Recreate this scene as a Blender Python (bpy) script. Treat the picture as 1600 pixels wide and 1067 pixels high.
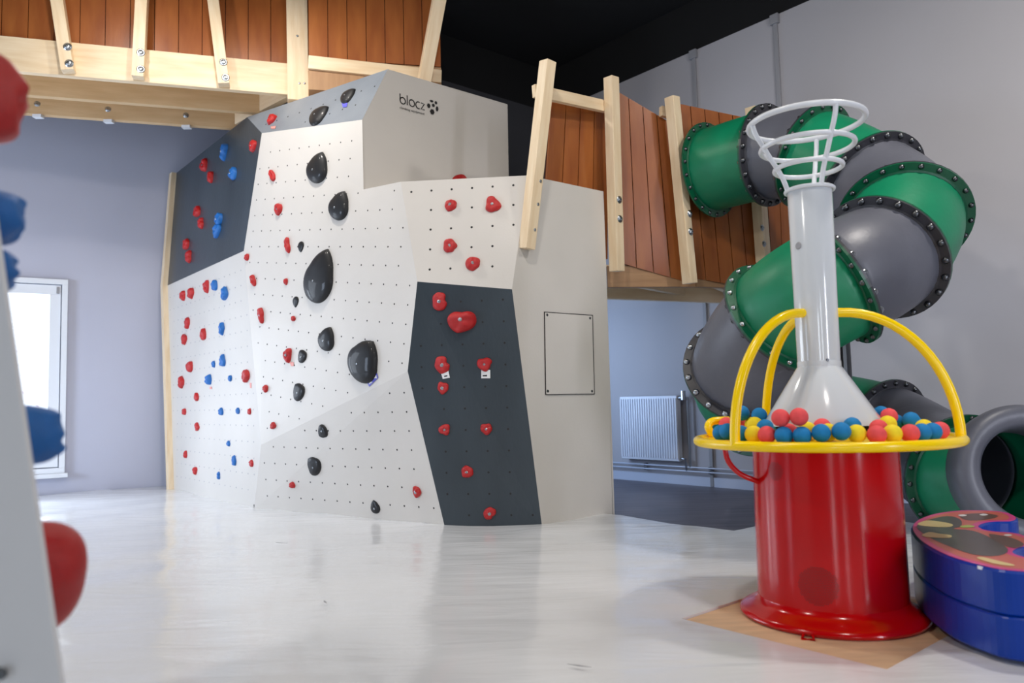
import bpy, bmesh, math, random
import numpy as np
from mathutils.bvhtree import BVHTree
from mathutils import Vector, Matrix, noise
V = Vector
random.seed(7)
S = bpy.context.scene
COL = bpy.context.collection
for o in list(bpy.data.objects): bpy.data.objects.remove(o)

# ------------------------------------------------------------------ camera
FPX = 1200.0
TH = math.atan(90 / FPX); RO = 0.025
CAM = V((0, 0, 1.0))
Fw = V((0, math.cos(TH), math.sin(TH)))
U0 = V((0, -math.sin(TH), math.cos(TH))); R0 = V((1, 0, 0))
Rt = R0 * math.cos(RO) - U0 * math.sin(RO)
Up = U0 * math.cos(RO) + R0 * math.sin(RO)
cd = bpy.data.cameras.new('camera'); cam = bpy.data.objects.new('camera', cd); COL.objects.link(cam)
cd.sensor_width = 36; cd.lens = FPX / 1600 * 36; cd.clip_start = 0.05; cd.clip_end = 100
M = Matrix((Rt, Up, -Fw)).transposed().to_4x4(); M.translation = CAM
cam.matrix_world = M
S.camera = cam
cd.dof.use_dof = True; cd.dof.focus_distance = 5.2; cd.dof.aperture_fstop = 2.0

# ------------------------------------------------------------------ light and exposure
S.view_settings.view_transform = 'Standard'; S.view_settings.look = 'None'
S.view_settings.gamma = 1; S.view_settings.use_curve_mapping = False
S.view_settings.exposure = -0.14
try:
    S.cycles.use_denoising = True; S.cycles.max_bounces = 8; S.cycles.diffuse_bounces = 5
    S.cycles.caustics_reflective = False; S.cycles.caustics_refractive = False
except Exception: pass
wd = bpy.data.worlds.new('world'); S.world = wd; wd.use_nodes = True
wd.node_tree.nodes['Background'].inputs[0].default_value = (0.75, 0.85, 1, 1)
wd.node_tree.nodes['Background'].inputs[1].default_value = 0.6
DAY = (0.80, 0.89, 1.0); LAMP = (1.0, 0.94, 0.87)
def area(name, loc, target, sx, sy, power, col, spread=180):
    l = bpy.data.lights.new(name, 'AREA'); l.shape = 'RECTANGLE'; l.size = sx; l.size_y = sy
    l.energy = power; l.color = col; l.spread = math.radians(spread)
    o = bpy.data.objects.new(name, l); COL.objects.link(o)
    o.location = loc; o.rotation_euler = (V(target) - V(loc)).to_track_quat('-Z', 'Y').to_euler()
    return o
# ceiling lamps, then two unseen fill lights added overhead
area('overhead_light', (-2.15, 5.78, 4.76), (-2.1, 6.3, 1.5), .18, .18, 54, LAMP)
area('overhead_light', (-3.3, 5.7, 4.78), (-3.4, 7.0, 3.6), .16, .16, 16, LAMP)
area('overhead_light', (-0.1, 3.2, 4.75), (0.9, 6.0, 0.8), .2, .2, 42, LAMP)
area('overhead_light', (2.9, 3.6, 4.78), (2.7, 4.2, 0.8), .3, .3, 80, LAMP)
area('overhead_light', (-3.2, 1.2, 4.75), (-3.0, 3.0, 0), .3, .3, 70, LAMP)  # added fill light, no lamp known here
area('overhead_light', (1.3, 0.6, 4.75), (1.4, 2.0, 0), .3, .3, 50, LAMP)  # added fill above the near floor, stands for no lamp
# daylight from the hall's left and rear windows, plus two added bluish lights
area('daylight_area', (-6.9, 7.0, 1.7), (-3.2, 3.6, 0.6), 1.6, 2.6, 90, DAY)
area('daylight_area', (-8.8, 2.2, 1.6), (-4.6, 9.0, 0.5), 2.2, 2.4, 150, (.66, .79, 1.0), 110)  # added bluish light to lift the left wall, its window is invented
area('daylight_area', (-10.2, 1.0, 1.9), (-4.0, 7.0, 0.9), 3.0, 2.6, 130, DAY)
area('daylight_area', (-0.9, -6.6, 1.9), (-1.0, 3.0, 1.3), .6, 2.8, 85, DAY)
area('daylight_area', (1.9, -4.2, 1.9), (0.6, 4.0, 1.3), .4, 2.8, 40, DAY)
area('daylight_area', (4.7, -1.8, 1.9), (4.4, 5.2, 0.6), .4, 2.8, 75, (.84, .87, 1.0), 100)
area('daylight_area', (-0.45, 9.1, 1.35), (2.2, 7.6, 0.7), 1.5, 1.6, 75, (0.50, 0.68, 1.0))  # blue light added behind the climbing block for the radiator wall, window invented
area('daylight_area', (-5.25, 7.95, 1.3), (-4.2, 5.5, 0.3), 0.7, 1.8, 40, DAY)

# ------------------------------------------------------------------ maths helpers
def D(u, v): return Fw + Rt * ((u - 800) / FPX) + Up * ((533.5 - v) / FPX)
def at(u, v, t): return CAM + D(u, v) * t                  # a real point t metres into the hall
def on_plane(u, v, p, n):
    d = D(u, v); return CAM + d * ((V(p) - CAM).dot(n) / d.dot(n))
WD = V((-.648, .762, 0)).normalized()                       # the two directions of the room's walls
PD = V((.762, .648, 0)).normalized()
ZU = V((0, 0, 1))

# ------------------------------------------------------------------ materials
def lin(c):
    c = c / 255.0
    return c / 12.92 if c <= .04045 else ((c + .055) / 1.055) ** 2.4
def rgb(*c): return (lin(c[0]), lin(c[1]), lin(c[2]), 1)
MATS = {}
def mat(name, col, rough=.5, metal=0, var=0.0, scale=4, stretch=(1, 1, 1), bump=0.0, bscale=None, coat=0.0, emit=None, estr=0, col2=None, spec=None):
    m = bpy.data.materials.new(name); m.use_nodes = True; nt = m.node_tree; N = nt.nodes; L = nt.links
    b = N['Principled BSDF']
    b.inputs['Base Color'].default_value = rgb(*col); b.inputs['Roughness'].default_value = rough
    b.inputs['Metallic'].default_value = metal
    if spec is not None: b.inputs['Specular IOR Level'].default_value = spec
    if coat: b.inputs['Coat Weight'].default_value = coat; b.inputs['Coat Roughness'].default_value = .06
    if emit: b.inputs['Emission Color'].default_value = rgb(*emit); b.inputs['Emission Strength'].default_value = estr
    tc = N.new('ShaderNodeTexCoord'); mp = N.new('ShaderNodeMapping'); mp.inputs['Scale'].default_value = stretch
    L.new(tc.outputs['Object'], mp.inputs[0])
    if var or col2:
        n = N.new('ShaderNodeTexNoise'); n.inputs['Scale'].default_value = scale; n.inputs['Detail'].default_value = 6
        L.new(mp.outputs[0], n.inputs['Vector'])
        r = N.new('ShaderNodeMapRange'); r.inputs[1].default_value = .3; r.inputs[2].default_value = .7
        L.new(n.outputs['Fac'], r.inputs[0])
        mx = N.new('ShaderNodeMix'); mx.data_type = 'RGBA'
        c2 = col2 or tuple(max(0, min(255, x * (1 - var))) for x in col)
        mx.inputs[6].default_value = rgb(*col); mx.inputs[7].default_value = rgb(*c2)
        L.new(r.outputs[0], mx.inputs[0]); L.new(mx.outputs[2], b.inputs['Base Color'])
    if bump:
        n2 = N.new('ShaderNodeTexNoise'); n2.inputs['Scale'].default_value = bscale or scale * 6; n2.inputs['Detail'].default_value = 4
        L.new(mp.outputs[0], n2.inputs['Vector'])
        bp = N.new('ShaderNodeBump'); bp.inputs['Strength'].default_value = bump; bp.inputs['Distance'].default_value = .004
        L.new(n2.outputs['Fac'], bp.inputs['Height']); L.new(bp.outputs[0], b.inputs['Normal'])
    MATS[name] = m; return m
mat('white_panel', (213, 208, 201), .42, var=.03, scale=1.5, bump=.15, bscale=60)
mat('dark_panel', (47, 56, 63), .33, col2=(60, 70, 78), scale=2.2, stretch=(1, 1, .35), bump=.3, bscale=50)
mat('black_gloss', (24, 25, 28), .55, coat=.2, spec=.35)
mat('red_resin', (196, 30, 32), .38, var=.12, scale=20, bump=.4, bscale=160)
mat('blue_resin', (18, 108, 190), .42, var=.1, scale=20, bump=.4, bscale=160)
mat('steel', (170, 175, 180), .28, metal=1)
mat('dark_steel', (90, 92, 95), .35, metal=1)
mat('hole', (42, 40, 40), .8)
mat('hole_faint', (150, 150, 158), .8)
mat('ink', (30, 28, 28), .6)
mat('pine', (226, 199, 160), .5, col2=(240, 220, 188), scale=3.5, stretch=(6, 6, .7), bump=.3, bscale=14)
mat('pine_tan', (205, 172, 128), .55, col2=(220, 190, 148), scale=3.5, stretch=(6, 6, .7), bump=.3, bscale=14)  # darker, tanner pine used on the set-back beams and decks
mat('dark_panel_sheen', (134, 141, 149), .35, col2=(116, 124, 133), scale=2.2, bump=.3, bscale=50)  # same dark panel as its neighbour, light sheen put into the colour
mat('pine_brown_shaded', (158, 120, 86), .6, col2=(176, 138, 100), scale=3.5, stretch=(6, 6, .7), bump=.3, bscale=14)  # brownish pine with underside shade of the bridge beams put into the colour
mat('film_plywood', (166, 98, 46), .36, col2=(142, 76, 34), scale=3, stretch=(3, 3, .6), bump=.15, bscale=20)
mat('groove', (70, 32, 16), .7)
mat('wall_paint_lilac', (190, 192, 208), .75, var=.02, scale=1, bump=.1, bscale=60)
mat('wall_paint', (180, 178, 182), .75, var=.02, scale=1, bump=.1, bscale=60)
mat('wall_paint_grey', (110, 109, 112), .75, var=.03, scale=1, bump=.1, bscale=60)
mat('wall_dark', (62, 62, 66), .8, var=.05, scale=1)
mat('ceiling_black', (9, 9, 10), .9)
mat('trim_grey', (150, 150, 154), .5)
mat('white_plastic', (228, 232, 238), .35)
mat('radiator_white', (225, 230, 240), .3)
mat('pipe_white', (200, 208, 225), .35)
mat('laminate', (108, 104, 112), .45, col2=(78, 75, 84), scale=2.5, stretch=(1, 1, 1))
mat('base_wood', (224, 192, 156), .5, var=.1, scale=5, stretch=(1, 5, 1))
mat('slide_green', (4, 130, 90), .42, col2=(12, 112, 78), scale=2.5, bump=.3, bscale=25)
mat('slide_grey', (98, 100, 110), .42, col2=(84, 86, 96), scale=2.5, bump=.3, bscale=25)
mat('slide_dark_flange', (48, 48, 54), .38)
mat('slide_green_flange', (0, 80, 52), .36)
mat('machine_red', (188, 4, 10), .17, coat=.08, spec=.4)
mat('machine_yellow', (255, 214, 0), .24, coat=.1, spec=.4)
mat('machine_white', (208, 213, 218), .16, coat=.7)
mat('cage_white', (222, 226, 232), .28)
mat('grille_dark', (46, 5, 7), .5)
mat('ball_blue', (0, 126, 190), .75, var=.06, scale=40, bump=.3, bscale=400)
mat('ball_red', (240, 82, 86), .75, var=.06, scale=40, bump=.3, bscale=400)
mat('ball_yellow', (250, 222, 30), .75, var=.05, scale=40, bump=.3, bscale=400)
mat('vinyl_blue', (0, 54, 152), .3, bump=.5, bscale=9, spec=.35)
mat('vinyl_pink', (226, 72, 146), .3, coat=.3)
mat('vinyl_seam', (6, 12, 60), .4)
mat('print_brown', (110, 84, 74), .3, coat=.3)
mat('print_grey', (96, 88, 84), .3, coat=.3)
mat('print_salmon', (214, 112, 96), .3, coat=.3)
mat('print_cream', (238, 214, 150), .3, coat=.3)
mat('print_lime', (188, 206, 96), .3, coat=.3)
mat('print_white', (240, 236, 236), .3, coat=.3)
mat('tag_white', (235, 235, 235), .5)
mat('tag_blue', (92, 92, 196), .5)
mat('tag_pink', (226, 150, 140), .5)
mat('scuff', (150, 152, 158), .6)
mat('pane', (240, 246, 255), .2, emit=(236, 244, 255), estr=1.15)
mat('pane_mark', (214, 205, 216), .3, emit=(225, 214, 224), estr=.75)
mat('fore_panel', (236, 237, 240), .5, var=.02, scale=1)

def tarp_material():
    m = bpy.data.materials.new('tarp'); m.use_nodes = True; nt = m.node_tree; N = nt.nodes; L = nt.links
    b = N['Principled BSDF']; b.inputs['Roughness'].default_value = .15
    b.inputs['Specular IOR Level'].default_value = .55
    tc = N.new('ShaderNodeTexCoord'); mp = N.new('ShaderNodeMapping'); L.new(tc.outputs['Object'], mp.inputs[0])
    mp.inputs['Rotation'].default_value = (0, 0, math.radians(22)); mp.inputs['Scale'].default_value = (.55, 2.6, 1)
    n1 = N.new('ShaderNodeTexNoise'); n1.inputs['Scale'].default_value = 2.2; n1.inputs['Detail'].default_value = 5; n1.inputs['Distortion'].default_value = .8
    L.new(mp.outputs[0], n1.inputs['Vector'])
    mp2 = N.new('ShaderNodeMapping'); L.new(tc.outputs['Object'], mp2.inputs[0]); mp2.inputs['Rotation'].default_value = (0, 0, math.radians(-35)); mp2.inputs['Scale'].default_value = (.4, 1.9, 1)
    n2 = N.new('ShaderNodeTexNoise'); n2.inputs['Scale'].default_value = 1.3; n2.inputs['Detail'].default_value = 3; n2.inputs['Distortion'].default_value = 1.2
    L.new(mp2.outputs[0], n2.inputs['Vector'])
    ad = N.new('ShaderNodeMath'); ad.operation = 'ADD'; L.new(n1.outputs[0], ad.inputs[0]); L.new(n2.outputs[0], ad.inputs[1])
    bp = N.new('ShaderNodeBump'); bp.inputs['Strength'].default_value = .22; bp.inputs['Distance'].default_value = .03
    L.new(ad.outputs[0], bp.inputs['Height']); L.new(bp.outputs[0], b.inputs['Normal'])
    n3 = N.new('ShaderNodeTexNoise'); n3.inputs['Scale'].default_value = 1.1; n3.inputs['Detail'].default_value = 5; L.new(tc.outputs['Object'], n3.inputs['Vector'])
    mx = N.new('ShaderNodeMix'); mx.data_type = 'RGBA'; mx.inputs[6].default_value = rgb(229, 231, 234); mx.inputs[7].default_value = rgb(216, 219, 223)
    L.new(n3.outputs[0], mx.inputs[0]); L.new(mx.outputs[2], b.inputs['Base Color'])
    MATS['tarp'] = m
tarp_material()
def laminate_material():
    m = MATS['laminate']; nt = m.node_tree; N = nt.nodes
    for n in N:
        if n.type == 'MAPPING':
            n.inputs['Rotation'].default_value = (0, 0, math.radians(40)); n.inputs['Scale'].default_value = (.5, 7, 1)
laminate_material()

# ------------------------------------------------------------------ object helpers
WM = {}                                                     # world matrices of what has been built
def tag(o, label=None, cat=None, group=None, kind=None):
    if label: o['label'] = label
    if cat: o['category'] = cat
    if group: o['group'] = group
    if kind: o['kind'] = kind
    return o
def place(o, parent, M):
    M = M.copy()
    if parent is not None:
        o.parent = parent; o.matrix_basis = WM[parent.name].inverted() @ M
    else: o.matrix_basis = M
    WM[o.name] = M
def thing(name, loc, label, cat, group=None):
    o = bpy.data.objects.new(name, None); COL.objects.link(o); o.empty_display_size = .1
    place(o, None, Matrix.Translation(V(loc))); return tag(o, label, cat, group)
def obj(name, me, m, parent=None, M=None, smooth=False, bevel=0.0):
    if isinstance(me, bmesh.types.BMesh):
        bm = me; bmesh.ops.recalc_face_normals(bm, faces=bm.faces[:])
        me = bpy.data.meshes.new(name); bm.to_mesh(me); bm.free()
        if smooth:
            for p in me.polygons: p.use_smooth = True
    if m and not me.materials: me.materials.append(MATS[m])
    o = bpy.data.objects.new(name, me); COL.objects.link(o)
    place(o, parent, M if M is not None else (WM[parent.name] if False else Matrix.Identity(4)))
    if bevel:
        md = o.modifiers.new('bevel', 'BEVEL'); md.width = bevel; md.segments = 2; md.limit_method = 'ANGLE'
    if smooth == 'auto':
        pass
    return o
def prism(pts, vec, bm=None):
    bm = bm or bmesh.new(); n = len(pts)
    a = [bm.verts.new(p) for p in pts]; b = [bm.verts.new(V(p) + V(vec)) for p in pts]
    bm.faces.new(a); bm.faces.new(b[::-1])
    for i in range(n): bm.faces.new((a[i], b[i], b[(i + 1) % n], a[(i + 1) % n]))
    return bm
def box(bm, c, s, rz=0):
    m = Matrix.Translation(V(c)) @ Matrix.Rotation(rz, 4, 'Z') @ Matrix.Diagonal((s[0], s[1], s[2], 1))
    bmesh.ops.create_cube(bm, size=1, matrix=m); return bm
def frame(o, z, y):                                          # matrix with local z, local y near given y
    z = V(z).normalized(); x = V(y).cross(z).normalized(); y = z.cross(x)
    M = Matrix((x, y, z)).transposed().to_4x4(); M.translation = o; return M
def timber(name, p0, p1, w, dp, side, m, parent, bevel=.004):
    """a squared timber from p0 to p1: local z runs along it, local x is the 'side' direction"""
    p0, p1 = V(p0), V(p1); z = (p1 - p0); L = z.length; z.normalize()
    x = (V(side) - z * V(side).dot(z)).normalized(); y = z.cross(x)
    Mx = Matrix((x, y, z)).transposed().to_4x4(); Mx.translation = p0
    bm = bmesh.new(); box(bm, (0, 0, L / 2), (w, dp, L))
    return obj(name, bm, m, parent, Mx, bevel=bevel)
def tube(bm, pts, r, seg=10, closed=False, cap=True, radii=None):
    pts = [V(p) for p in pts]; n = len(pts); rings = []; prev = None
    for i, p in enumerate(pts):
        if closed: t = pts[(i + 1) % n] - pts[i - 1]
        else: t = pts[min(i + 1, n - 1)] - pts[max(i - 1, 0)]
        t.normalize()
        if prev is None:
            a = V((0, 0, 1)) if abs(t.z) < .9 else V((1, 0, 0)); x = a.cross(t).normalized()
        else: x = (prev - t * prev.dot(t)).normalized()
        prev = x; y = t.cross(x); rr = radii[i] if radii else r
        rings.append([bm.verts.new(p + (x * math.cos(k * 2 * math.pi / seg) + y * math.sin(k * 2 * math.pi / seg)) * rr) for k in range(seg)])
    rng = range(n) if closed else range(n - 1)
    for i in rng:
        A, B = rings[i], rings[(i + 1) % n]
        for k in range(seg): bm.faces.new((A[k], A[(k + 1) % seg], B[(k + 1) % seg], B[k]))
    if cap and not closed: bm.faces.new(rings[0]); bm.faces.new(rings[-1][::-1])
    return bm
def lathe(prof, seg=48, bm=None):
    bm = bm or bmesh.new(); rings = []
    for r, z in prof:
        if r < 1e-5: rings.append([bm.verts.new((0, 0, z))])
        else: rings.append([bm.verts.new((r * math.cos(k * 2 * math.pi / seg), r * math.sin(k * 2 * math.pi / seg), z)) for k in range(seg)])
    for A, B in zip(rings, rings[1:]):
        for k in range(seg):
            k2 = (k + 1) % seg
            if len(A) == 1 and len(B) == 1: continue
            if len(A) == 1: bm.faces.new((A[0], B[k], B[k2]))
            elif len(B) == 1: bm.faces.new((A[k], A[k2], B[0]))
            else: bm.faces.new((A[k], A[k2], B[k2], B[k]))
    return bm
def disc(bm, c, n, r, h, seg=10):
    Mx = frame(c, n, ZU if abs(V(n).normalized().z) < .9 else V((1, 0, 0)))
    a = [bm.verts.new(Mx @ V((r * math.cos(k * 6.28318 / seg), r * math.sin(k * 6.28318 / seg), 0))) for k in range(seg)]
    b = [bm.verts.new(Mx @ V((r * .8 * math.cos(k * 6.28318 / seg), r * .8 * math.sin(k * 6.28318 / seg), h))) for k in range(seg)]
    bm.faces.new(a[::-1]); bm.faces.new(b)
    for k in range(seg): bm.faces.new((a[k], a[(k + 1) % seg], b[(k + 1) % seg], b[k]))
    return bm
def bolt_mesh(r=.02, h=.012):
    bm = bmesh.new(); disc(bm, V((0, 0, 0)), ZU, r * 1.25, h * .3, 14)
    lathe([(r * .85, h * .2), (r * .85, h * .55), (r * .6, h * .9), (r * .3, h), (r * .28, h * .6), (0, h * .6)], 12, bm)
    bmesh.ops.recalc_face_normals(bm, faces=bm.faces[:])
    me = bpy.data.meshes.new('bolt'); bm.to_mesh(me); bm.free(); me.materials.append(MATS['steel'])
    return me
BOLT = bolt_mesh()
def bolt(parent, p, n, s=1.0, label=None):
    o = obj('bolt', BOLT, None, parent, frame(V(p), n, ZU) @ Matrix.Scale(s, 4))
    return o
def catmull(P, per):
    P = [V(p) for p in P]; out = []
    Q = [P[0] * 2 - P[1]] + P + [P[-1] * 2 - P[-2]]
    for i in range(1, len(Q) - 2):
        a, b, c, d = Q[i - 1:i + 3]
        for k in range(per):
            t = k / per
            out.append(.5 * ((2 * b) + (c - a) * t + (2 * a - 5 * b + 4 * c - d) * t * t + (3 * b - a - 3 * c + d) * t ** 3))
    out.append(P[-1]); return out

# ================================================================== SETTING
H = 4.87
C1 = V((.612, 10.2, 0)); C2 = C1 - WD * 12.1; C3 = C2 - PD * 14
JA = C1 - PD * 2.2; WW = V((-.848, -.53, 0)).normalized(); C0 = V((-4.36, 9.56, 0))
def meet(p, d, q, e_):
    k = d.x * e_.y - d.y * e_.x; w_ = q - p; return p + d * ((w_.x * e_.y - w_.y * e_.x) / k)
JB = meet(JA, WD, C0, WW); C4 = meet(C3, WD, C0, WW)
HC = 5.45                                                  # the black ceiling void starts at H
def wall(name, a, b, m, out, h=H):
    bm = prism([a, b, b + ZU * h, a + ZU * h], V(out).normalized() * .1)
    o = tag(obj(name, bm, m), kind='structure')
    obj('upper_band', prism([a + ZU * h, b + ZU * h, b + ZU * HC, a + ZU * HC], V(out).normalized() * .1), 'ceiling_black', o)
    return o
cen = V((-1, 2, 0))
wall('wall_right', C1, C2, 'wall_paint', PD)
wall('wall_back', JA, C1, 'wall_dark', -V((PD.y, -PD.x, 0)) )
wall('wall_jog', JB, JA, 'wall_dark', PD)
wall('wall_left', C4, JB, 'wall_paint_lilac', V((WW.y, -WW.x, 0)) if V((WW.y, -WW.x, 0)).y > 0 else V((-WW.y, WW.x, 0)))
wall('wall_near', C2, C3, 'wall_paint_grey', WD * -1)
wall('wall_far_left', C3, C4, 'wall_paint_grey', PD * -1)
plan = [C1, C2, C3, C4, JB, JA]
tag(obj('floor', prism([p.copy() for p in plan], (0, 0, -.1)), 'laminate'), kind='structure')
tag(obj('ceiling', prism([p + ZU * HC for p in plan], (0, 0, .1)), 'ceiling_black'), kind='structure')
# baseboard of the right wall
def along(u): # point of the right wall seen at column u
    d = D(u, 700); a = (C1 - CAM); # solve C1+WD*s with x/y = d.x/d.y
    k = d.x / d.y; s = (k * C1.y - C1.x) / (WD.x - k * WD.y); return C1 + WD * s
bb = bmesh.new(); a, b = C1 - PD * .0, C2
prism([C1 - PD * .02 + ZU * 0, C2 - PD * .02, C2 - PD * .02 + ZU * .10, C1 - PD * .02 + ZU * .10], PD * .02, bb)
tag(obj('baseboard_right', bb, 'pipe_white'), kind='structure')
# joint covers of the right wall
for i, (u, vt) in enumerate([(1112, 57), (1247, 5)]):
    p = along(u) - PD * .012
    bm = bmesh.new(); box(bm, p + ZU * (H / 2), (.045, .025, H), math.atan2(WD.y, WD.x))
    box(bm, p + ZU * (H - .05), (.09, .06, .1), math.atan2(WD.y, WD.x))
    tag(obj('trim_%d' % (i + 1), bm, 'trim_grey', bevel=.004), kind='structure')

# window in the left wall
nW = V((-WW.y, WW.x, 0));
if nW.dot(CAM - C0) < 0: nW = -nW
def wl(u, v, off=0): return on_plane(u, v, C0 + nW * off, nW)
win = bpy.data.objects.new('window_1', None); COL.objects.link(win)
pR = wl(104, 560); zt = wl(104, 438).z; zb = wl(101, 738).z
place(win, None, Matrix.Translation(V((pR.x, pR.y, zb)))); tag(win, kind='structure')
e = -WW if (-WW).x < 0 else WW                              # towards the left of the picture
Ww = 1.35
def rect(a0, a1, z0, z1, off, th):
    p = V((pR.x, pR.y, 0)) + nW * off
    return prism([p + e * a0 + ZU * z0, p + e * a1 + ZU * z0, p + e * a1 + ZU * z1, p + e * a0 + ZU * z1], nW * th)
def frame_ring(a0, a1, z0, z1, w, off, th, name, m, parent):
    bm = bmesh.new()
    for r in ((a0, a1, z0, z0 + w), (a0, a1, z1 - w, z1), (a0, a0 + w, z0 + w, z1 - w), (a1 - w, a1, z0 + w, z1 - w)):
        p = V((pR.x, pR.y, 0)) + nW * off
        prism([p + e * r[0] + ZU * r[2], p + e * r[1] + ZU * r[2], p + e * r[1] + ZU * r[3], p + e * r[0] + ZU * r[3]], nW * th, bm)
    return obj(name, bm, m, parent, bevel=.003)
frame_ring(0, Ww, zb, zt, .06, .002, .06, 'window_frame', 'white_plastic', win)
frame_ring(.07, Ww - .07, zb + .07, zt - .07, .11, .004, .035, 'window_sash', 'white_plastic', win)
obj('window_pane', rect(.18, Ww - .18, zb + .18, zt - .18, .004, .012), 'pane', win)
obj('window_sill', rect(-.03, Ww + .03, zb - .05, zb - .001, .001, .11), 'white_plastic', win, bevel=.004)
hd = obj('window_hinge', rect(.085, .115, zt - .17, zt - .09, .04, .02), 'trim_grey', win)
bm = bmesh.new(); random.seed(3)
for k in range(9):
    zz = zt - .38 - k * .16; n = random.randint(3, 6)
    for j in range(n):
        a0 = .25 + j * .075 + random.uniform(0, .02); h = random.uniform(.02, .045)
        p = V((pR.x, pR.y, 0)) + nW * .0165
        q = [(a0, zz), (a0 + .03, zz + h * .3), (a0 + .045, zz + h), (a0 + .012, zz + h * .8)]
        prism([p + e * x + ZU * z for x, z in q], nW * .001, bm)
tag(obj('window_lettering', bm, 'pane_mark', win), kind='stuff')

# ================================================================== MAT (white tarpaulin over the floor padding)
MZ = .04
SQ0 = at(1072, 962, 1); SQ0 = on_plane(1072, 962, V((0, 0, 0.0)), ZU)
HL = on_plane(1068, 968, V((0, 0, .012)), ZU); HL.z = 0; _f = on_plane(1382, 1043, V((0, 0, .03)), ZU); HS = -(_f - HL).dot(WD); HT = 1.05              # opening around the ball machine
HL = HL + PD * ((_f - HL).dot(PD) * .5) * 1.0
edge0 = on_plane(957, 805, V((0, 0, MZ)), ZU)               # the mat's right boundary passes here
sE = (edge0 - HL).dot(PD); 
def uv2w(s, t): return HL + PD * s - WD * t                 # s across to the right wall, t towards the viewer
s_end = 2.6
# mat covers s from -11 to s_mat behind the block, wider beside the machine
gs = sorted(set(list(np.arange(-9.0, 3.1, .12)) + [0, HT])); gt = sorted(set(list(np.arange(-9.0, 8.0, .12)) + [0, HS]))
bm = bmesh.new(); vv = {}
tB = -((edge0 - HL).dot(WD))
sEdge = (edge0 - HL).dot(PD)
def inside(s, t):
    if 0 < s < HT and 0 < t < HS: return False
    p = uv2w(s, t)
    lim = sEdge if t < -1.0 else 3.0
    if s > lim: return False
    if (p - C0).dot(nW) < .03: return False
    if (p - C4).dot(PD) < .3 or (p - C3).dot(WD) < .3: return False
    return True
gs = sorted(set(np.round(gs + [sEdge], 4))); gt = sorted(set(np.round(gt + [-1.0], 4)))
def gv(i, j):
    if (i, j) not in vv:
        s, t = gs[i], gt[j]; p = uv2w(s, t)
        dd = max(abs(s - HT / 2) - HT / 2, abs(t - HS / 2) - HS / 2)
        w = min(1, max(0, dd / .3))
        z = .02 + (MZ - .02) * min(1, w * 1.5) + w * (.016 * noise.noise(V((s * .9 + t * .5, t * 2.2, 1))) + .009 * noise.noise(V((s * 3, t * 1.2, 5))))
        vv[(i, j)] = bm.verts.new((p.x, p.y, z))
    return vv[(i, j)]
for i in range(len(gs) - 1):
    for j in range(len(gt) - 1):
        if inside((gs[i] + gs[i + 1]) / 2, (gt[j] + gt[j + 1]) / 2):
            bm.faces.new((gv(i, j), gv(i + 1, j), gv(i + 1, j + 1), gv(i, j + 1)))
r = bmesh.ops.extrude_face_region(bm, geom=bm.faces[:])
ev = [g for g in r['geom'] if isinstance(g, bmesh.types.BMVert)]
for v in ev: v.co.z = .002
mt = obj('floor_mat', bm, 'tarp', smooth=True)
mt.data.set_sharp_from_angle(angle=math.radians(50))
tag(mt, 'wrinkled glossy white tarpaulin mat spread over the floor around the climbing wall', 'mat')
q = [uv2w(-.03, -.03), uv2w(HT + .03, -.03), uv2w(HT + .03, HS + .03), uv2w(-.03, HS + .03)]
q = [uv2w(0.003, 0.003), uv2w(HT - .003, 0.003), uv2w(HT - .003, HS - .003), uv2w(0.003, HS - .003)]
tag(obj('plywood_sheet', prism([p + ZU * .001 for p in q], (0, 0, .009)), 'base_wood', bevel=.001),
    'square bare plywood sheet in the mat opening under the red ball machine', 'board')
# scuffs on the mat
for i, (u, v, ang, L, lb) in enumerate([(440, 848, .4, .1, 'short dark scuff line on the white mat in front of the left climbing panel'),
        (508, 940, 1.1, .06, 'tiny dark scuff on the white mat, the middle one of three'),
        (905, 1040, .45, .09, 'grey crease scuff on the white mat near the bottom of the picture')]):
    p = on_plane(u, v, V((0, 0, MZ + .012)), ZU)
    bm = bmesh.new(); dx = V((math.cos(ang), -math.sin(ang), 0)); dy = V((dx.y, -dx.x, 0)) * .006
    prism([p - dx * L * .5, p + dy, p + dx * L * .5, p - dy], (0, 0, .001), bm)
    tag(obj('scuff_mark', bm, 'scuff'), lb, 'mark')

# ================================================================== CLIMBING WALL
VT = {1: (-4.021, 9.141, .02), 2: (-2.468, 7.326, .02), 3: (-.557, 6.052, .02), 4: (.194, 5.94, .02), 5: (.796, 6.449, .02), 6: (-4.22, 9.369, 2.5),
      7: (-2.62, 7.476, 2.522), 8: (-2.346, 7.158, .636), 9: (-4.156, 9.448, 3.936), 10: (-2.66, 7.68, 3.951), 11: (-2.394, 7.329, 3.652),
      12: (-1.028, 6.531, 3.909), 13: (-1.228, 6.377, 3.403), 14: (-1.22, 6.361, 2.794), 15: (-.864, 6.069, 2.767), 16: (-.724, 5.918, 1.929),
      17: (-.818, 5.98, 1.237), 18: (.01, 5.798, 1.833), 19: (.158, 5.917, 2.748), 20: (.817, 6.474, 2.756), 21: (.014, 7.418, 3.915), 22: (.005, 7.41, 2.70), 23: (-1.22, 6.37, 2.70)}
VT = {k: V(v) for k, v in VT.items()}
FA = {'WL': [1, 2, 8, 7, 6], 'DL': [6, 7, 11, 10, 9], 'W1': [7, 8, 17, 16, 15, 14, 13, 11], 'G': [11, 13, 12, 10], 'W2': [2, 3, 17, 8],
      'D2': [3, 4, 18, 16, 17], 'W3': [16, 18, 19, 15], 'S': [4, 5, 20, 19, 18], 'L': [12, 13, 23, 22, 21]}
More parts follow.
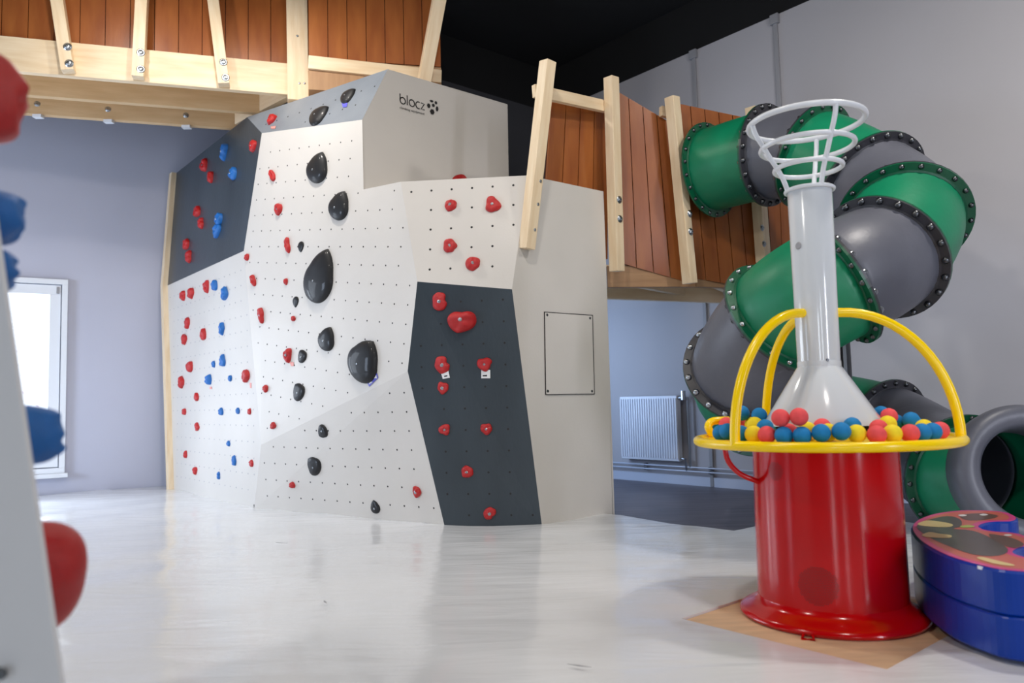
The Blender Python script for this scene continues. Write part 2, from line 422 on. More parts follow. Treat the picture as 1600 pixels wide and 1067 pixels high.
NAMES = {'WL': ('left_panel', 'white_panel'), 'DL': ('upper_dark_panel', 'dark_panel'), 'W1': ('centre_panel', 'white_panel'), 'G': ('sloping_top_panel', 'dark_panel_sheen'),
         'W2': ('lower_panel', 'white_panel'), 'D2': ('dark_panel', 'dark_panel'), 'W3': ('upper_panel', 'white_panel'), 'S': ('side_panel', 'white_panel'), 'L': ('logo_panel', 'white_panel')}
PL = {}
for k, ids in FA.items():
    P = np.array([VT[i] for i in ids]); c = P.mean(0); _, _, vh = np.linalg.svd(P - c); n = V(vh[2])
    if n.dot(CAM - V(c)) < 0: n = -n
    PL[k] = (V(c), n.normalized())
cw = thing('climbing_wall', (-1.5, 7.4, 0), 'large faceted white and dark grey climbing wall standing on the white mat', 'climbing wall')
LBL = {'DL': 'dark grey panel', 'G': 'dark panel sloping back, with light sheen coloured in mid grey', 'D2': 'dark slate panel with a bolt-hole grid'}
PANEL = {}
for k, ids in FA.items():
    nm, m = NAMES[k]; c, n = PL[k]
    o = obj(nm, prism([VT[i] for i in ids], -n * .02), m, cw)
    if k in LBL: o['label'] = LBL[k]
    PANEL[k] = o
TREE = {}
for k, o in PANEL.items():
    bm = bmesh.new(); bm.from_mesh(o.data); TREE[k] = BVHTree.FromBMesh(bm); bm.free()
def snap(k, p):
    n = PL[k][1]; h = TREE[k].ray_cast(p + n * .3, -n); return h[0] if h[0] is not None else p
# top ledge, back and top closures
obj('ledge_panel', prism([VT[14] - ZU * .004, VT[15] - ZU * .004, VT[19] - ZU * .004, VT[20] - ZU * .004, VT[22]+ZU*.05], (0, 0, -.018)), 'white_panel', cw)
bk = VT[9] + V((0.35, .42, 0))
obj('top_board', prism([VT[9], VT[10], VT[12], VT[21], bk], (0, 0, -.018)), 'white_panel', cw)
pb = [V((.817, 6.474, .02)), V((.05, 7.45, .02)), V((.05, 7.45, 2.75)), V((.817, 6.474, 2.75))]
obj('back_board', prism(pb, -PD * .018), 'white_panel', cw)
# edge post on the far left side
nWL = PL['WL'][1]
e1 = []
bm = bmesh.new()
for a, b in ((VT[1], VT[6]), (VT[6], VT[9])):
    prism([a + PD * 0.03, b + PD * 0.03, b + WD * .09 + PD * 0.03, a + WD * .09 + PD * 0.03], -PD * .09, bm)
obj('edge_post', bm, 'pine', cw)
# bolt-hole grids, cut as small dark sockets
def inpoly(p, poly):
    x, y = p; c = False; n = len(poly)
    for i in range(n):
        x1, y1 = poly[i]; x2, y2 = poly[(i + 1) % n]
        if (y1 > y) != (y2 > y) and x < (x2 - x1) * (y - y1) / (y2 - y1) + x1: c = not c
    return c
def holes(k, sp, ox, oy, r=.011, margin=.06, m='hole', skip=None, seedpx=None, turn=0):
    c, n = PL[k]; Mx = frame(c, n, ZU) @ Matrix.Rotation(math.radians(turn), 4, 'Z'); Mi = Mx.inverted()
    poly = [((Mi @ VT[i]).x, (Mi @ VT[i]).y) for i in FA[k]]
    if seedpx: q = Mi @ on_plane(seedpx[0], seedpx[1], c, n); ox, oy = q.x, q.y
    bm = bmesh.new(); cnt = 0
    X0 = min(p[0] for p in poly); X1 = max(p[0] for p in poly); Y0 = min(p[1] for p in poly); Y1 = max(p[1] for p in poly)
    for i in range(int((X0 - ox) / sp) - 1, int((X1 - ox) / sp) + 2):
        for j in range(int((Y0 - oy) / sp) - 1, int((Y1 - oy) / sp) + 2):
            x, y = ox + i * sp, oy + j * sp
            if not all(inpoly((x + a, y + b), poly) for a, b in ((margin, 0), (-margin, 0), (0, margin), (0, -margin))): continue
            p = Mx @ V((x, y, 0.0005)); cnt += 1
            lift = (snap(k, p) - p).dot(n); Mx2 = Matrix.Translation(n * lift) @ Mx
            vs = [bm.verts.new(Mx2 @ V((x + r * math.cos(a * math.pi / 4), y + r * math.sin(a * math.pi / 4), .0012))) for a in range(8)]
            ws = [bm.verts.new(Mx2 @ V((x + r * math.cos(a * math.pi / 4), y + r * math.sin(a * math.pi / 4), -.004))) for a in range(8)]
            bm.faces.new(vs)
            for a in range(8): bm.faces.new((vs[a], ws[a], ws[(a + 1) % 8], vs[(a + 1) % 8]))
    o = obj('bolt_holes', bm, m, PANEL[k]); tag(o, kind='stuff')
holes('W1', .153, 0, 0, seedpx=(535, 358), r=.0072, turn=-8.3)
holes('W2', .153, 0, 0, seedpx=(574, 673), r=.0076)
holes('WL', .153, 0, 0, seedpx=(377, 640), r=.007, m='hole_faint')
holes('W3', .165, 0, 0, seedpx=(737, 355), r=.0095)
holes('D2', .165, 0, 0, seedpx=(758, 604), r=.0085)
holes('G', .165, 0, 0, seedpx=(535, 171), r=.008)
pz = [VT[2].copy(), VT[3].copy()]; d_ = PL['W2'][1]
obj('plinth', prism([pz[0] + d_ * .002 + ZU * .02, pz[1] + d_ * .002 + ZU * .02, pz[1] + d_ * .006 + ZU * .052, pz[0] + d_ * .006 + ZU * .052], -d_ * .004), 'ink', cw)
# access panel with its joint and four screws
c, n = PL['S']
def sp(u, v, o=0): return on_plane(u, v, c + n * o, n)
q = [(850, 487), (926, 492), (929, 616), (852, 617)]
bm = prism([sp(a, b, .003) for a, b in q], n * .0035); obj('panel_joint', bm, 'hole', PANEL['S'])
q2 = [(851.2, 488.3), (924.8, 493.3), (927.8, 614.8), (853.2, 615.8)]
ap = obj('access_panel', prism([sp(a, b, .0045) for a, b in q2], n * .0035), 'white_panel', PANEL['S'])
bm = bmesh.new()
for a, b in ((855, 492), (922, 497), (925, 611), (856, 611)): disc(bm, sp(a, b, .0075), n, .012, .003)
obj('screws', bm, 'dark_steel', PANEL['S'])
# logo: letters and emblem as flat print
c, n = PL['L']
def lp(u, v, o=.0015): return on_plane(u, v, c + n * o, n)
def ribbon(bm, pts, w, closed=False):
    # pts in picture pixels of the logo panel; converted to the panel's plane
    P = [lp(*p) for p in pts]; N = len(P); L = []; R = []
    for i in range(N):
        a = P[(i - 1) % N] if closed or i > 0 else P[0]; b = P[(i + 1) % N] if closed or i < N - 1 else P[-1]
        t = (b - a).normalized(); s = n.cross(t) * w / 2; L.append(bm.verts.new(P[i] + s)); R.append(bm.verts.new(P[i] - s))
    for i in range(N if closed else N - 1):
        j = (i + 1) % N; bm.faces.new((L[i], L[j], R[j], R[i]))
def arc(cx, cy, rx, ry, a0, a1, sk=.32, k=14):
    out = []
    for i in range(k + 1):
        a = math.radians(a0 + (a1 - a0) * i / k); x = rx * math.cos(a); y = -ry * math.sin(a)
        out.append((cx + x, cy + y + sk * x))
    return out
lw = .0105
bm = bmesh.new()
ribbon(bm, [(625, 146), (625.2, 157)], lw)
ribbon(bm, arc(629.4, 157.4, 4.2, 5.0, 0, 360), lw)
ribbon(bm, [(636.2, 149), (636.4, 164.5)], lw)
ribbon(bm, arc(643.6, 161.2, 4.2, 5.2, 0, 360), lw)
ribbon(bm, arc(653.8, 164.4, 4.0, 5.2, 60, 300), lw)
ribbon(bm, [(657.8, 160.8), (663.3, 162.4), (657.9, 170.2), (663.6, 171.9)], lw)
obj('logo_lettering', bm, 'ink', PANEL['L'])
cu = bpy.data.curves.new('tagline', 'FONT'); cu.body = 'climbing equipment'; cu.size = .052; cu.align_x = 'LEFT'
to = bpy.data.objects.new('tmp_text', cu); COL.objects.link(to); dg = bpy.context.evaluated_depsgraph_get()
me = bpy.data.meshes.new_from_object(to.evaluated_get(dg)); bpy.data.objects.remove(to)
p0 = lp(624.5, 169.5); p1 = lp(663.5, 180.5); xw = max(v.co.x for v in me.vertices)
Mx = frame(p0, n, ZU); sc = (p1 - p0).length / xw
me.materials.clear()
o = obj('tagline', me, 'ink', PANEL['L'], Mx @ Matrix.Diagonal((sc, sc, 1, 1)))
bm = bmesh.new()
for (hx, hy, rx, ry) in ((674.3, 157.9, 3.0, 2.0), (681.2, 160.6, 2.2, 2.6), (669.9, 165.1, 2.8, 4.0), (677.2, 164.6, 2.4, 3.1), (683, 170.1, 2.3, 4.3), (675.4, 174.7, 3.7, 4.6)):
    vs = [bm.verts.new(lp(hx + rx * math.cos(math.radians(a)), hy + ry * math.sin(math.radians(a)) + .25 * rx * math.cos(math.radians(a)))) for a in range(0, 360, 60)]
    bm.faces.new(vs)
obj('logo_emblem', bm, 'ink', PANEL['L'])

# ------------------------------------------------------------------ holds
def outline(kind, a, rnd):
    """radius at angle a (radians), in units of half the width (y is up)"""
    ca, sa = math.cos(a), math.sin(a)
    if kind == 'drop':                                      # teardrop with its tip at +y
        t = (math.pi / 2 - a) % (2 * math.pi)
        if t > math.pi: t = 2 * math.pi - t
        return 1.0 + .55 * max(0, 1 - t / 1.0) ** 1.25 - .03 * math.cos(2 * t)
    if kind == 'wedge': return .93 + .11 * math.cos(3 * (a - rnd[0])) + .05 * math.cos(2 * a + rnd[1])
    if kind == 'bean': return .95 + .12 * math.cos(2 * (a - 1.57)) - .28 * max(0, math.cos(a - rnd[0])) ** 6
    if kind == 'jug':
        r0 = 1 / math.sqrt(ca * ca + (sa / .8) ** 2); da = (a - 1.45 + math.pi) % (2 * math.pi) - math.pi
        return r0 * (1 - .42 * math.exp(-(da / .9) ** 2) + .12 * math.exp(-((a - 4.3) / .35) ** 2))
    if kind == 'lobes': return .95 + .08 * math.cos(3 * a + rnd[0]) + .035 * math.cos(5 * a + rnd[1])
    if kind == 'notch': return 1 - .34 * max(0, math.cos(a - .25)) ** 14
    return .97 + .06 * math.cos(2 * a + rnd[0]) + .04 * math.cos(3 * a + rnd[1])
def hold_mesh(kind, seed, h):
    random.seed(seed); rnd = (random.uniform(-1, 1), random.uniform(0, 6)); bm = bmesh.new()
    NA, NR = (36, 10); rings = []; off = V((seed * 1.7, seed * .3, 0))
    gloss = kind == 'drop'
    for j in range(NR + 1):
        ph = j / NR * math.pi / 2; rho = math.cos(ph) ** (.75 if gloss else .62); z = h * math.sin(ph) ** (.9 if gloss else .8)
        if j == NR: rho = 0
        ring = []
        for i in range(NA):
            a = 2 * math.pi * i / NA; rr = outline(kind, a, rnd)
            rr = rr * rho if not gloss else (rr * rho)
            x, y = rr * math.cos(a), rr * math.sin(a); zz = z
            if not gloss:
                d = noise.noise(V((x * 1.6, y * 1.6, z * 1.5)) + off)
                q_ = .06 if kind in ('egg', 'jug') else .13
                x *= 1 + q_ * d; y *= 1 + q_ * d; zz *= 1 + .3 * noise.noise(V((x * 2.2, y * 2.2, 3)) + off)
                if kind in ('bean', 'lobes', 'wedge'): zz *= 1 - .35 * math.exp(-((x - .3 * rnd[0]) ** 2 + (y + .1) ** 2) / .12)
                if kind == 'jug': zz *= 1 + .25 * math.exp(-((y - .2) ** 2) / .08)
            ring.append((x, y, zz))
            if j == NR: break
        rings.append([bm.verts.new(p) for p in ring])
    base = [bm.verts.new((v.co.x, v.co.y, -.03)) for v in rings[0]]
    for i in range(NA): bm.faces.new((base[i], base[(i + 1) % NA], rings[0][(i + 1) % NA], rings[0][i]))
    bm.faces.new(base[::-1])
    for A, B in zip(rings, rings[1:]):
        for i in range(NA):
            if len(B) == 1: bm.faces.new((A[i], A[(i + 1) % NA], B[0]))
            else: bm.faces.new((A[i], A[(i + 1) % NA], B[(i + 1) % NA], B[i]))
    return bm
HG = {'DL': 'holds on the upper dark panel', 'G': 'holds on the sloping top panel', 'W1': 'holds on the centre white panel', 'W2': 'holds on the lower white panel',
      'WL': 'holds on the left white panel', 'W3': 'holds on the upper right panel', 'D2': 'red holds on the dark slate panel', 'L': 'holds above the ledge'}
COLM = {'r': 'red_resin', 'b': 'blue_resin', 'k': 'black_gloss'}
CNM = {'r': 'red', 'b': 'blue', 'k': 'glossy black'}
nh = [0]
def hold(k, u, v, w, h, kind, rot, col, label, prot=None, bolted=None):
    nh[0] += 1; c, n = PL[k]; p = on_plane(u, v, c, n); p = p + n * (snap(k, p) - p).dot(n); t = (p - CAM).dot(Fw)
    W = w * t / FPX; Hh = h * t / FPX
    vd = (p - CAM); vd.z = 0; vd.normalize(); nh_ = V((n.x, n.y, 0)).normalized(); co = abs(vd.dot(nh_)); si = math.sqrt(1 - co * co)
    W = W * (1 - (.18 if kind == 'drop' else .6) * si) / co
    if k == 'W1' or k == 'W2': W *= 1.0
    prot = prot if prot is not None else (.42 if kind == 'drop' else .95)
    if k in ('WL', 'DL'): prot = .75
    bm = hold_mesh(kind, nh[0], prot * min(W, Hh) / max(W, Hh) if kind != 'drop' else prot * min(W, Hh) / max(W, Hh))
    s = max(W, Hh) / 2
    up = (ZU - n * ZU.dot(n)).normalized(); Mx = frame(p, n, up)
    lat = min(W, Hh) / max(W, Hh) * (1.1 if kind != 'drop' else 1.22)
    if W > Hh and kind != 'drop': A = Matrix.Diagonal((s, s * lat, s, 1))
    else: A = Matrix.Diagonal((s * lat * (1.0 if kind != 'drop' else 1), s * (1 if kind != 'drop' else .8), s, 1))
    if W <= Hh or kind == 'drop': A = Matrix.Diagonal((s * min(lat, 1), s * (1 if kind != 'drop' else .8), s, 1))
    if kind == 'jug': A = Matrix.Diagonal((s, s, s, 1))
    Mx = Mx @ Matrix.Rotation(math.radians(rot), 4, 'Z') @ A
    o = obj('climbing_hold', bm, COLM[col], None, Mx, smooth=True)
    tag(o, label, 'climbing hold', HG[k])
    if bolted is None: bolted = k in ('W3', 'D2', 'L') or w >= 15
    if bolted:
        zt = max(vv.co.z for vv in o.data.vertices) * s
        hb = .84 if kind != 'drop' else .8
        inner = [vv.co.z for vv in o.data.vertices if vv.co.x ** 2 + vv.co.y ** 2 < .03 and vv.co.z > 0.05]
        zb = (max(inner) if inner else zt / s) * s
        b = obj('bolt', BOLT, None, o, Mx @ A.inverted() @ Matrix.Translation((0, 0, zb - .002)) @ Matrix.Scale(.62 if col != 'k' else .5, 4))
    return o
# upper dark panel
hold('DL', 397, 228, 15, 20, 'lobes', 0, 'r', 'red hold at the top right corner of the upper dark panel')
hold('DL', 321, 259, 15, 20, 'wedge', 20, 'r', 'upper red hold of the highest red pair on the upper dark panel')
hold('DL', 331, 277, 14, 19, 'bean', 20, 'r', 'lower red hold of the highest red pair on the upper dark panel')
hold('DL', 310, 331, 15, 18, 'wedge', 0, 'r', 'upper red hold of the middle red pair on the upper dark panel')
hold('DL', 316, 349, 13, 17, 'bean', 20, 'r', 'lower red hold of the middle red pair on the upper dark panel')
hold('DL', 293, 382, 13, 17, 'lobes', 0, 'r', 'upper red hold of the lowest red pair on the upper dark panel')
hold('DL', 297, 401, 13, 19, 'bean', 20, 'r', 'lower red hold of the lowest red pair on the upper dark panel')
hold('DL', 352, 238, 17, 26, 'bean', -10, 'b', 'highest blue hold on the upper dark panel')
hold('DL', 366, 272, 17, 20, 'blob', 0, 'b', 'blue hold below and right of the highest blue one on the upper dark panel')
hold('DL', 344, 343, 16, 20, 'blob', 0, 'b', 'upper blue hold of the low blue pair on the upper dark panel')
hold('DL', 341, 360, 20, 20, 'wedge', 20, 'b', 'lower blue hold of the low blue pair on the upper dark panel')
# sloping top panel
hold('G', 426, 187, 18, 20, 'lobes', 0, 'r', 'red hold on the grey sloping top panel, the only red one there', bolted=True)
hold('G', 496, 183, 27, 40, 'drop', -52, 'k', 'larger black teardrop hold on the grey sloping top panel')
hold('G', 542, 152, 21, 31, 'drop', -50, 'k', 'smaller black teardrop hold high on the grey sloping top panel')
# centre white panel
hold('W1', 427, 274, 13, 21, 'bean', 25, 'r', 'highest red hold on the centre white panel, slim and tilted')
hold('W1', 437, 327, 17, 20, 'lobes', 0, 'r', 'knobbly red hold second from the top on the centre white panel')
hold('W1', 451, 383, 14, 25, 'bean', 15, 'r', 'long red hold beside a tiny black one on the centre white panel')
hold('W1', 386, 402, 10, 12, 'blob', 0, 'r', 'small squarish red hold just below the corner of the upper dark panel')
hold('W1', 397, 438, 13, 19, 'bean', 25, 'r', 'red hold at the left edge of the centre panel below the squarish one')
hold('W1', 448, 440, 9, 12, 'blob', 0, 'r', 'small red hold left of the largest black teardrop')
hold('W1', 410, 493, 15, 25, 'bean', 20, 'r', 'long red hold low on the left edge of the centre panel')
hold('W1', 460, 498, 10, 9, 'blob', 0, 'r', 'tiny red hold under the tiny black one beside the largest black teardrop')
hold('W1', 452, 555, 18, 24, 'wedge', 0, 'r', 'broad red hold left of a small black hold, with a pale tag under it', bolted=True)
hold('W1', 417, 607, 11, 13, 'blob', 0, 'r', 'small red hold left of the two-tone black hold on the centre panel')
hold('W1', 429, 665, 12, 12, 'wedge', 0, 'r', 'lowest red hold on the centre panel, above the crease')
hold('W1', 496, 267, 34, 50, 'drop', -26, 'k', 'highest large black teardrop hold on the centre white panel')
hold('W1', 530, 326, 32, 47, 'drop', -28, 'k', 'second highest large black teardrop hold on the centre white panel')
hold('W1', 499, 440, 40, 88, 'drop', -24, 'k', 'longest black teardrop hold in the middle of the centre white panel')
hold('W1', 511, 533, 25, 39, 'drop', -26, 'k', 'medium black teardrop hold below the longest one')
hold('W1', 567, 569, 44, 70, 'drop', -36, 'k', 'large black teardrop hold with chalky scratches above the crease')
hold('W1', 471, 384, 12, 12, 'drop', 180, 'k', 'tiny black hold beside the long red one, tip down')
hold('W1', 463, 470, 12, 12, 'drop', 180, 'k', 'tiny black hold just left of the base of the longest teardrop')
hold('W1', 474, 558, 15, 19, 'drop', 30, 'k', 'small black hold right of the broad red one')
hold('W1', 469, 614, 20, 24, 'drop', 35, 'k', 'two-tone black hold below and left of the medium teardrop')
# lower white panel
hold('W2', 506, 673, 17, 22, 'drop', 130, 'k', 'small black oval hold just under the crease on the lower white panel')
hold('W2', 494, 729, 20, 31, 'drop', 45, 'k', 'black teardrop hold in the middle of the lower white panel, tip up left')
hold('W2', 587, 794, 18, 16, 'drop', 10, 'k', 'black hold at the very bottom edge of the lower white panel')
hold('W2', 459, 757, 13, 11, 'blob', 0, 'r', 'round red hold at the left of the lower white panel')
hold('W2', 652, 768, 17, 19, 'lobes', 0, 'r', 'knobbly red hold at the lower right of the lower white panel')
# upper right white panel
hold('W3', 704, 321, 19, 21, 'blob', 0, 'r', 'red hold at the upper left of the white panel above the dark slate panel', prot=.6)
hold('W3', 770, 320, 25, 28, 'wedge', 0, 'r', 'red hold at the upper right of the white panel above the dark slate panel', prot=.6)
hold('W3', 703, 384, 25, 22, 'lobes', 0, 'r', 'red three-lobed hold at the lower left of the white panel above the dark slate one', prot=.6)
hold('W3', 739, 412, 23, 25, 'blob', -20, 'r', 'lowest red hold on the white panel above the dark slate panel', prot=.6)
hold('L', 719, 284, 32, 26, 'blob', 0, 'r', 'red hold peeping over the ledge below the printed logo', prot=.5)
# dark slate panel
hold('D2', 687, 471, 26, 29, 'notch', 0, 'r', 'round red hold with a notch at the top left of the dark slate panel', prot=.5)
hold('D2', 722, 499, 54, 46, 'jug', 6, 'r', 'largest red jug hold, curved like a smile, on the dark slate panel', prot=.6)
hold('D2', 691, 570, 25, 28, 'notch', 10, 'r', 'red hold with a white tag on the left side of the dark slate panel', prot=.5)
hold('D2', 757, 569, 25, 24, 'wedge', 30, 'r', 'red hold with a white tag on the right side of the dark slate panel', prot=.5)
hold('D2', 692, 606, 19, 20, 'lobes', 0, 'r', 'small knobbly red hold directly below the left tagged hold', prot=.5)
hold('D2', 695, 671, 21, 19, 'wedge', 60, 'r', 'three-cornered red hold at left below the middle of the dark slate panel', prot=.5)
hold('D2', 760, 670, 21, 19, 'lobes', 30, 'r', 'red hold at the right below the middle of the dark slate panel', prot=.5)
hold('D2', 730, 737, 20, 20, 'blob', 0, 'r', 'round red hold second from the bottom of the dark slate panel', prot=.5)
hold('D2', 765, 802, 19, 21, 'notch', -60, 'r', 'lowest red hold on the dark slate panel, almost at the mat', prot=.5)
# left white panel
for (u, v, w, h, kd, cl, lb) in [
    (287, 462, 11, 17, 'wedge', 'r', 'leftmost red hold of the top row on the left white panel'),
    (300, 458, 12, 19, 'blob', 'r', 'second red hold from the left in the top row of the left white panel'),
    (324, 448, 12, 20, 'wedge', 'r', 'red hold touching a blue one in the top row of the left white panel'),
    (294, 505, 13, 16, 'bean', 'r', 'red hold in the second row of the left white panel, below the top left pair'),
    (289, 530, 12, 16, 'wedge', 'r', 'red hold at the left of the left white panel, third row down'),
    (319, 523, 12, 21, 'wedge', 'r', 'tall red hold in the middle of the left white panel, left of a blue one'),
    (298, 573, 12, 19, 'blob', 'r', 'upright red hold halfway down the left side of the left white panel'),
    (285, 597, 13, 17, 'wedge', 'r', 'red hold at the far left, just below halfway on the left white panel'),
    (308, 620, 9, 14, 'blob', 'r', 'small red hold below and left of a blue hold with a pale tag'),
    (386, 587, 17, 21, 'lobes', 'r', 'largest red hold of the left white panel, at its right edge'),
    (289, 643, 8, 12, 'blob', 'r', 'small red hold at the far left, level with two blue ones'),
    (309, 667, 9, 14, 'wedge', 'r', 'small red hold two thirds down the left white panel'),
    (390, 643, 8, 11, 'blob', 'r', 'small red hold at the left panel right edge, level with two blue ones'),
    (291, 710, 8, 12, 'wedge', 'r', 'small red hold low on the left side of the left white panel'),
    (306, 735, 9, 14, 'wedge', 'r', 'lowest red hold of the left white panel'),
    (393, 724, 9, 12, 'blob', 'r', 'small red hold low at the right edge of the left white panel'),
    (337, 446, 13, 17, 'blob', 'b', 'blue hold touching a red one in the top row of the left white panel'),
    (353, 459, 16, 21, 'wedge', 'b', 'blue hold at the right end of the top row of the left white panel'),
    (348, 514, 13, 19, 'bean', 'b', 'blue hold alone in the second row of the left white panel'),
    (349, 564, 13, 20, 'wedge', 'b', 'larger blue hold beside a tiny blue one halfway down the left white panel'),
    (334, 569, 8, 10, 'blob', 'b', 'tiny blue hold left of a larger blue one halfway down the left white panel'),
    (327, 593, 13, 18, 'blob', 'b', 'blue hold with a pale tag under it on the left white panel'),
    (360, 591, 8, 11, 'blob', 'b', 'tiny blue hold left of the largest red hold of the left white panel'),
    (346, 643, 10, 13, 'blob', 'b', 'left blue hold of the level pair low on the left white panel'),
    (372, 642, 8, 11, 'blob', 'b', 'right blue hold of the level pair low on the left white panel'),
    (357, 693, 8, 9, 'blob', 'b', 'tiny blue hold above the larger low blue one on the left white panel'),
    (366, 720, 10, 17, 'wedge', 'b', 'larger blue hold near the bottom of the left white panel'),
    (342, 743, 9, 10, 'bean', 'b', 'lowest blue hold of the left white panel')]:
    hold('WL', u, v, w, h, kd, 0, cl, lb, bolted=False)
# paper route tags stuck beside holds
def card(k, pts, m, name, label, extra=None):
    c, n = PL[k]
    q0 = on_plane(pts[0][0], pts[0][1], c, n); c = c + n * ((snap(k, q0) - q0).dot(n) + .002)
    o = obj(name, prism([on_plane(u, v, c + n * .001, n) for u, v in pts], n * .002), m)
    tag(o, label, 'tag'); 
    if extra:
        bm = bmesh.new()
        for tri in extra: bm.faces.new([bm.verts.new(on_plane(u, v, c + n * .004, n)) for u, v in tri])
        obj('printed_mark', bm, 'ink' if m == 'tag_white' else 'tag_white', o)
card('D2', [(688, 580), (700, 577), (703, 590), (692, 592)], 'tag_white', 'route_tag', 'white paper tag under the left tagged red hold', [[(694, 587), (699, 586), (699, 588), (694, 589)]])
card('D2', [(752, 578), (766, 578), (766, 591), (752, 591)], 'tag_white', 'route_tag', 'white paper tag under the right tagged red hold', [[(754, 586), (761, 585.5), (761, 588), (754, 588)]])
card('W1', [(573, 596), (589, 583), (591, 590), (577, 604)], 'tag_blue', 'route_sticker', 'violet-blue sticker with white triangles under the scratched black teardrop', [[(576, 601), (578, 595), (582, 597)], [(583, 591), (588, 586), (589, 591)]])
card('W1', [(452, 565), (459, 566), (459, 572), (455, 572)], 'tag_pink', 'tape_tag', 'pale tape tag under the broad red hold')
card('G', [(423, 198), (431, 197), (430, 201), (424, 201)], 'tag_pink', 'tape_tag', 'orange tape tag under the red hold on the sloping panel')
card('G', [(534, 161), (543, 161), (542, 167), (536, 168)], 'tag_blue', 'tape_tag', 'violet tape tag under the smaller black teardrop on the sloping panel')
card('WL', [(328, 604), (331, 604), (331, 608), (328, 608)], 'tag_pink', 'tape_tag', 'pale tape tag under a blue hold on the left white panel')
card('WL', [(390, 598), (393, 598), (393, 606), (391, 606)], 'tag_pink', 'tape_tag', 'pale tape tag under the largest red hold of the left white panel')

# ================================================================== TIMBER GALLERY (upper left)
GD = 7.25
gal = thing('timber_gallery', (-2.9, GD, 3.7), 'raised timber gallery with brown plank railing above the grey wall, upper left', 'gallery')
def G(u, v, t=GD): return at(u, v, t)
gn = V((.287, -.958, 0)).normalized()                           # gallery front faces the viewer
def gp(u, v, dy=0.0):
    return on_plane(u, v, V((-2.9, GD + dy, 0)), gn)
gx = V((-gn.y, gn.x, 0)) ; 
if gx.x < 0: gx = -gx
zt0, zb0 = gp(230, 80).z, gp(230, 131).z
def gz(x, z, dy=0): # point on the gallery front plane at x along, height z
    base = V((-2.9, GD + dy, 0)); return base + gx * ((x + 2.9) / gx.x) + ZU * z
xl = gp(-420, 60).x; xr = gp(482, 100).x
# planks
zb_pl = zt0 - .04; zt_pl = 5.3
xs = xl; k = 0
xr2 = gp(688, 60).x
edges = list(np.arange(xl, xr, .205)) + [xr]
for a, b in zip(edges, edges[1:]):
    obj('plank', prism([gz(a + .003, zb_pl, .05), gz(b - .003, zb_pl, .05), gz(b - .003, zt_pl, .05), gz(a + .003, zt_pl, .05)], -gn * .02), 'film_plywood', gal)
obj('backing_board', prism([gz(xl, zb_pl, .075), gz(xr, zb_pl, .075), gz(xr, zt_pl, .075), gz(xl, zt_pl, .075)], -gn * .01), 'groove', gal)
# the railing's turned-back part right of the corner post
t0, t1 = 7.35, 7.6
pA, pB = at(482, 104, t0), at(690, 150, t1)
pA.z = pB.z = 0; dirn = (pB - pA).normalized(); nn = V((dirn.y, -dirn.x, 0))
Ltot = (pB - pA).length; nb = 7
for i in range(nb):
    a = pA + dirn * (Ltot * i / nb + .003); b = pA + dirn * (Ltot * (i + 1) / nb - .003)
    z0 = zb_pl - .05 - .0 * i
    obj('plank', prism([a + ZU * z0, b + ZU * z0, b + ZU * zt_pl, a + ZU * zt_pl], -nn * .02), 'film_plywood', gal)
timber('beam', pA + ZU * (zb_pl - .10), pB + ZU * (zb_pl - .16) , .13, .06, ZU, 'pine', gal)
timber('beam', pA + ZU * (zb_pl - .32) - nn*.3, pB + ZU * (zb_pl - .32) - nn*.3, .13, .06, ZU, 'pine_tan', gal)
obj('deck_board', prism([pA + ZU * (zb_pl - .36), pB + ZU * (zb_pl - .36), pB - nn * .9 + ZU * (zb_pl - .36), pA - nn * .9 + ZU * (zb_pl - .36)], (0, 0, .3)), 'pine_brown_shaded', gal)
timber('post', at(662, 130, 7.45), at(692, -32, 7.25), .12, .12, gx, 'pine', gal)
# beams: front ledger and two joists behind it
timber('beam', gz(xl, (zt0 + zb0) / 2), gz(xr + .02, (zt0 + zb0) / 2), zt0 - zb0, .07, ZU, 'pine', gal)
x2 = at(410, 150, 7.85).x; x3 = at(379, 180, 8.3).x
hb = .24
timber('beam', gz(xl - .6, zb0 + .0 + hb / 2, .60), gz(x2, zb0 + hb / 2, .60), hb, .07, ZU, 'pine_tan', gal)
j3 = timber('beam', gz(xl - .8, zb0 + hb / 2 - .02, 1.10), gz(x3 + .0, zb0 + hb / 2 - .02, 1.10), hb, .07, ZU, 'pine_tan', gal)
timber('beam', at(462, 138, 7.72) + ZU * .03, at(372, 186, 8.5) + ZU * .03, .2, .08, ZU, 'pine', gal)
obj('deck_board', prism([gz(xl - .8, zb0 + hb + .01, 0), gz(xr, zb0 + hb + .01, 0), gz(x3 + .2, zb0 + hb + .01, 1.2), gz(xl - .9, zb0 + hb + .01, 1.2)], (0, 0, .02)), 'pine_tan', gal)
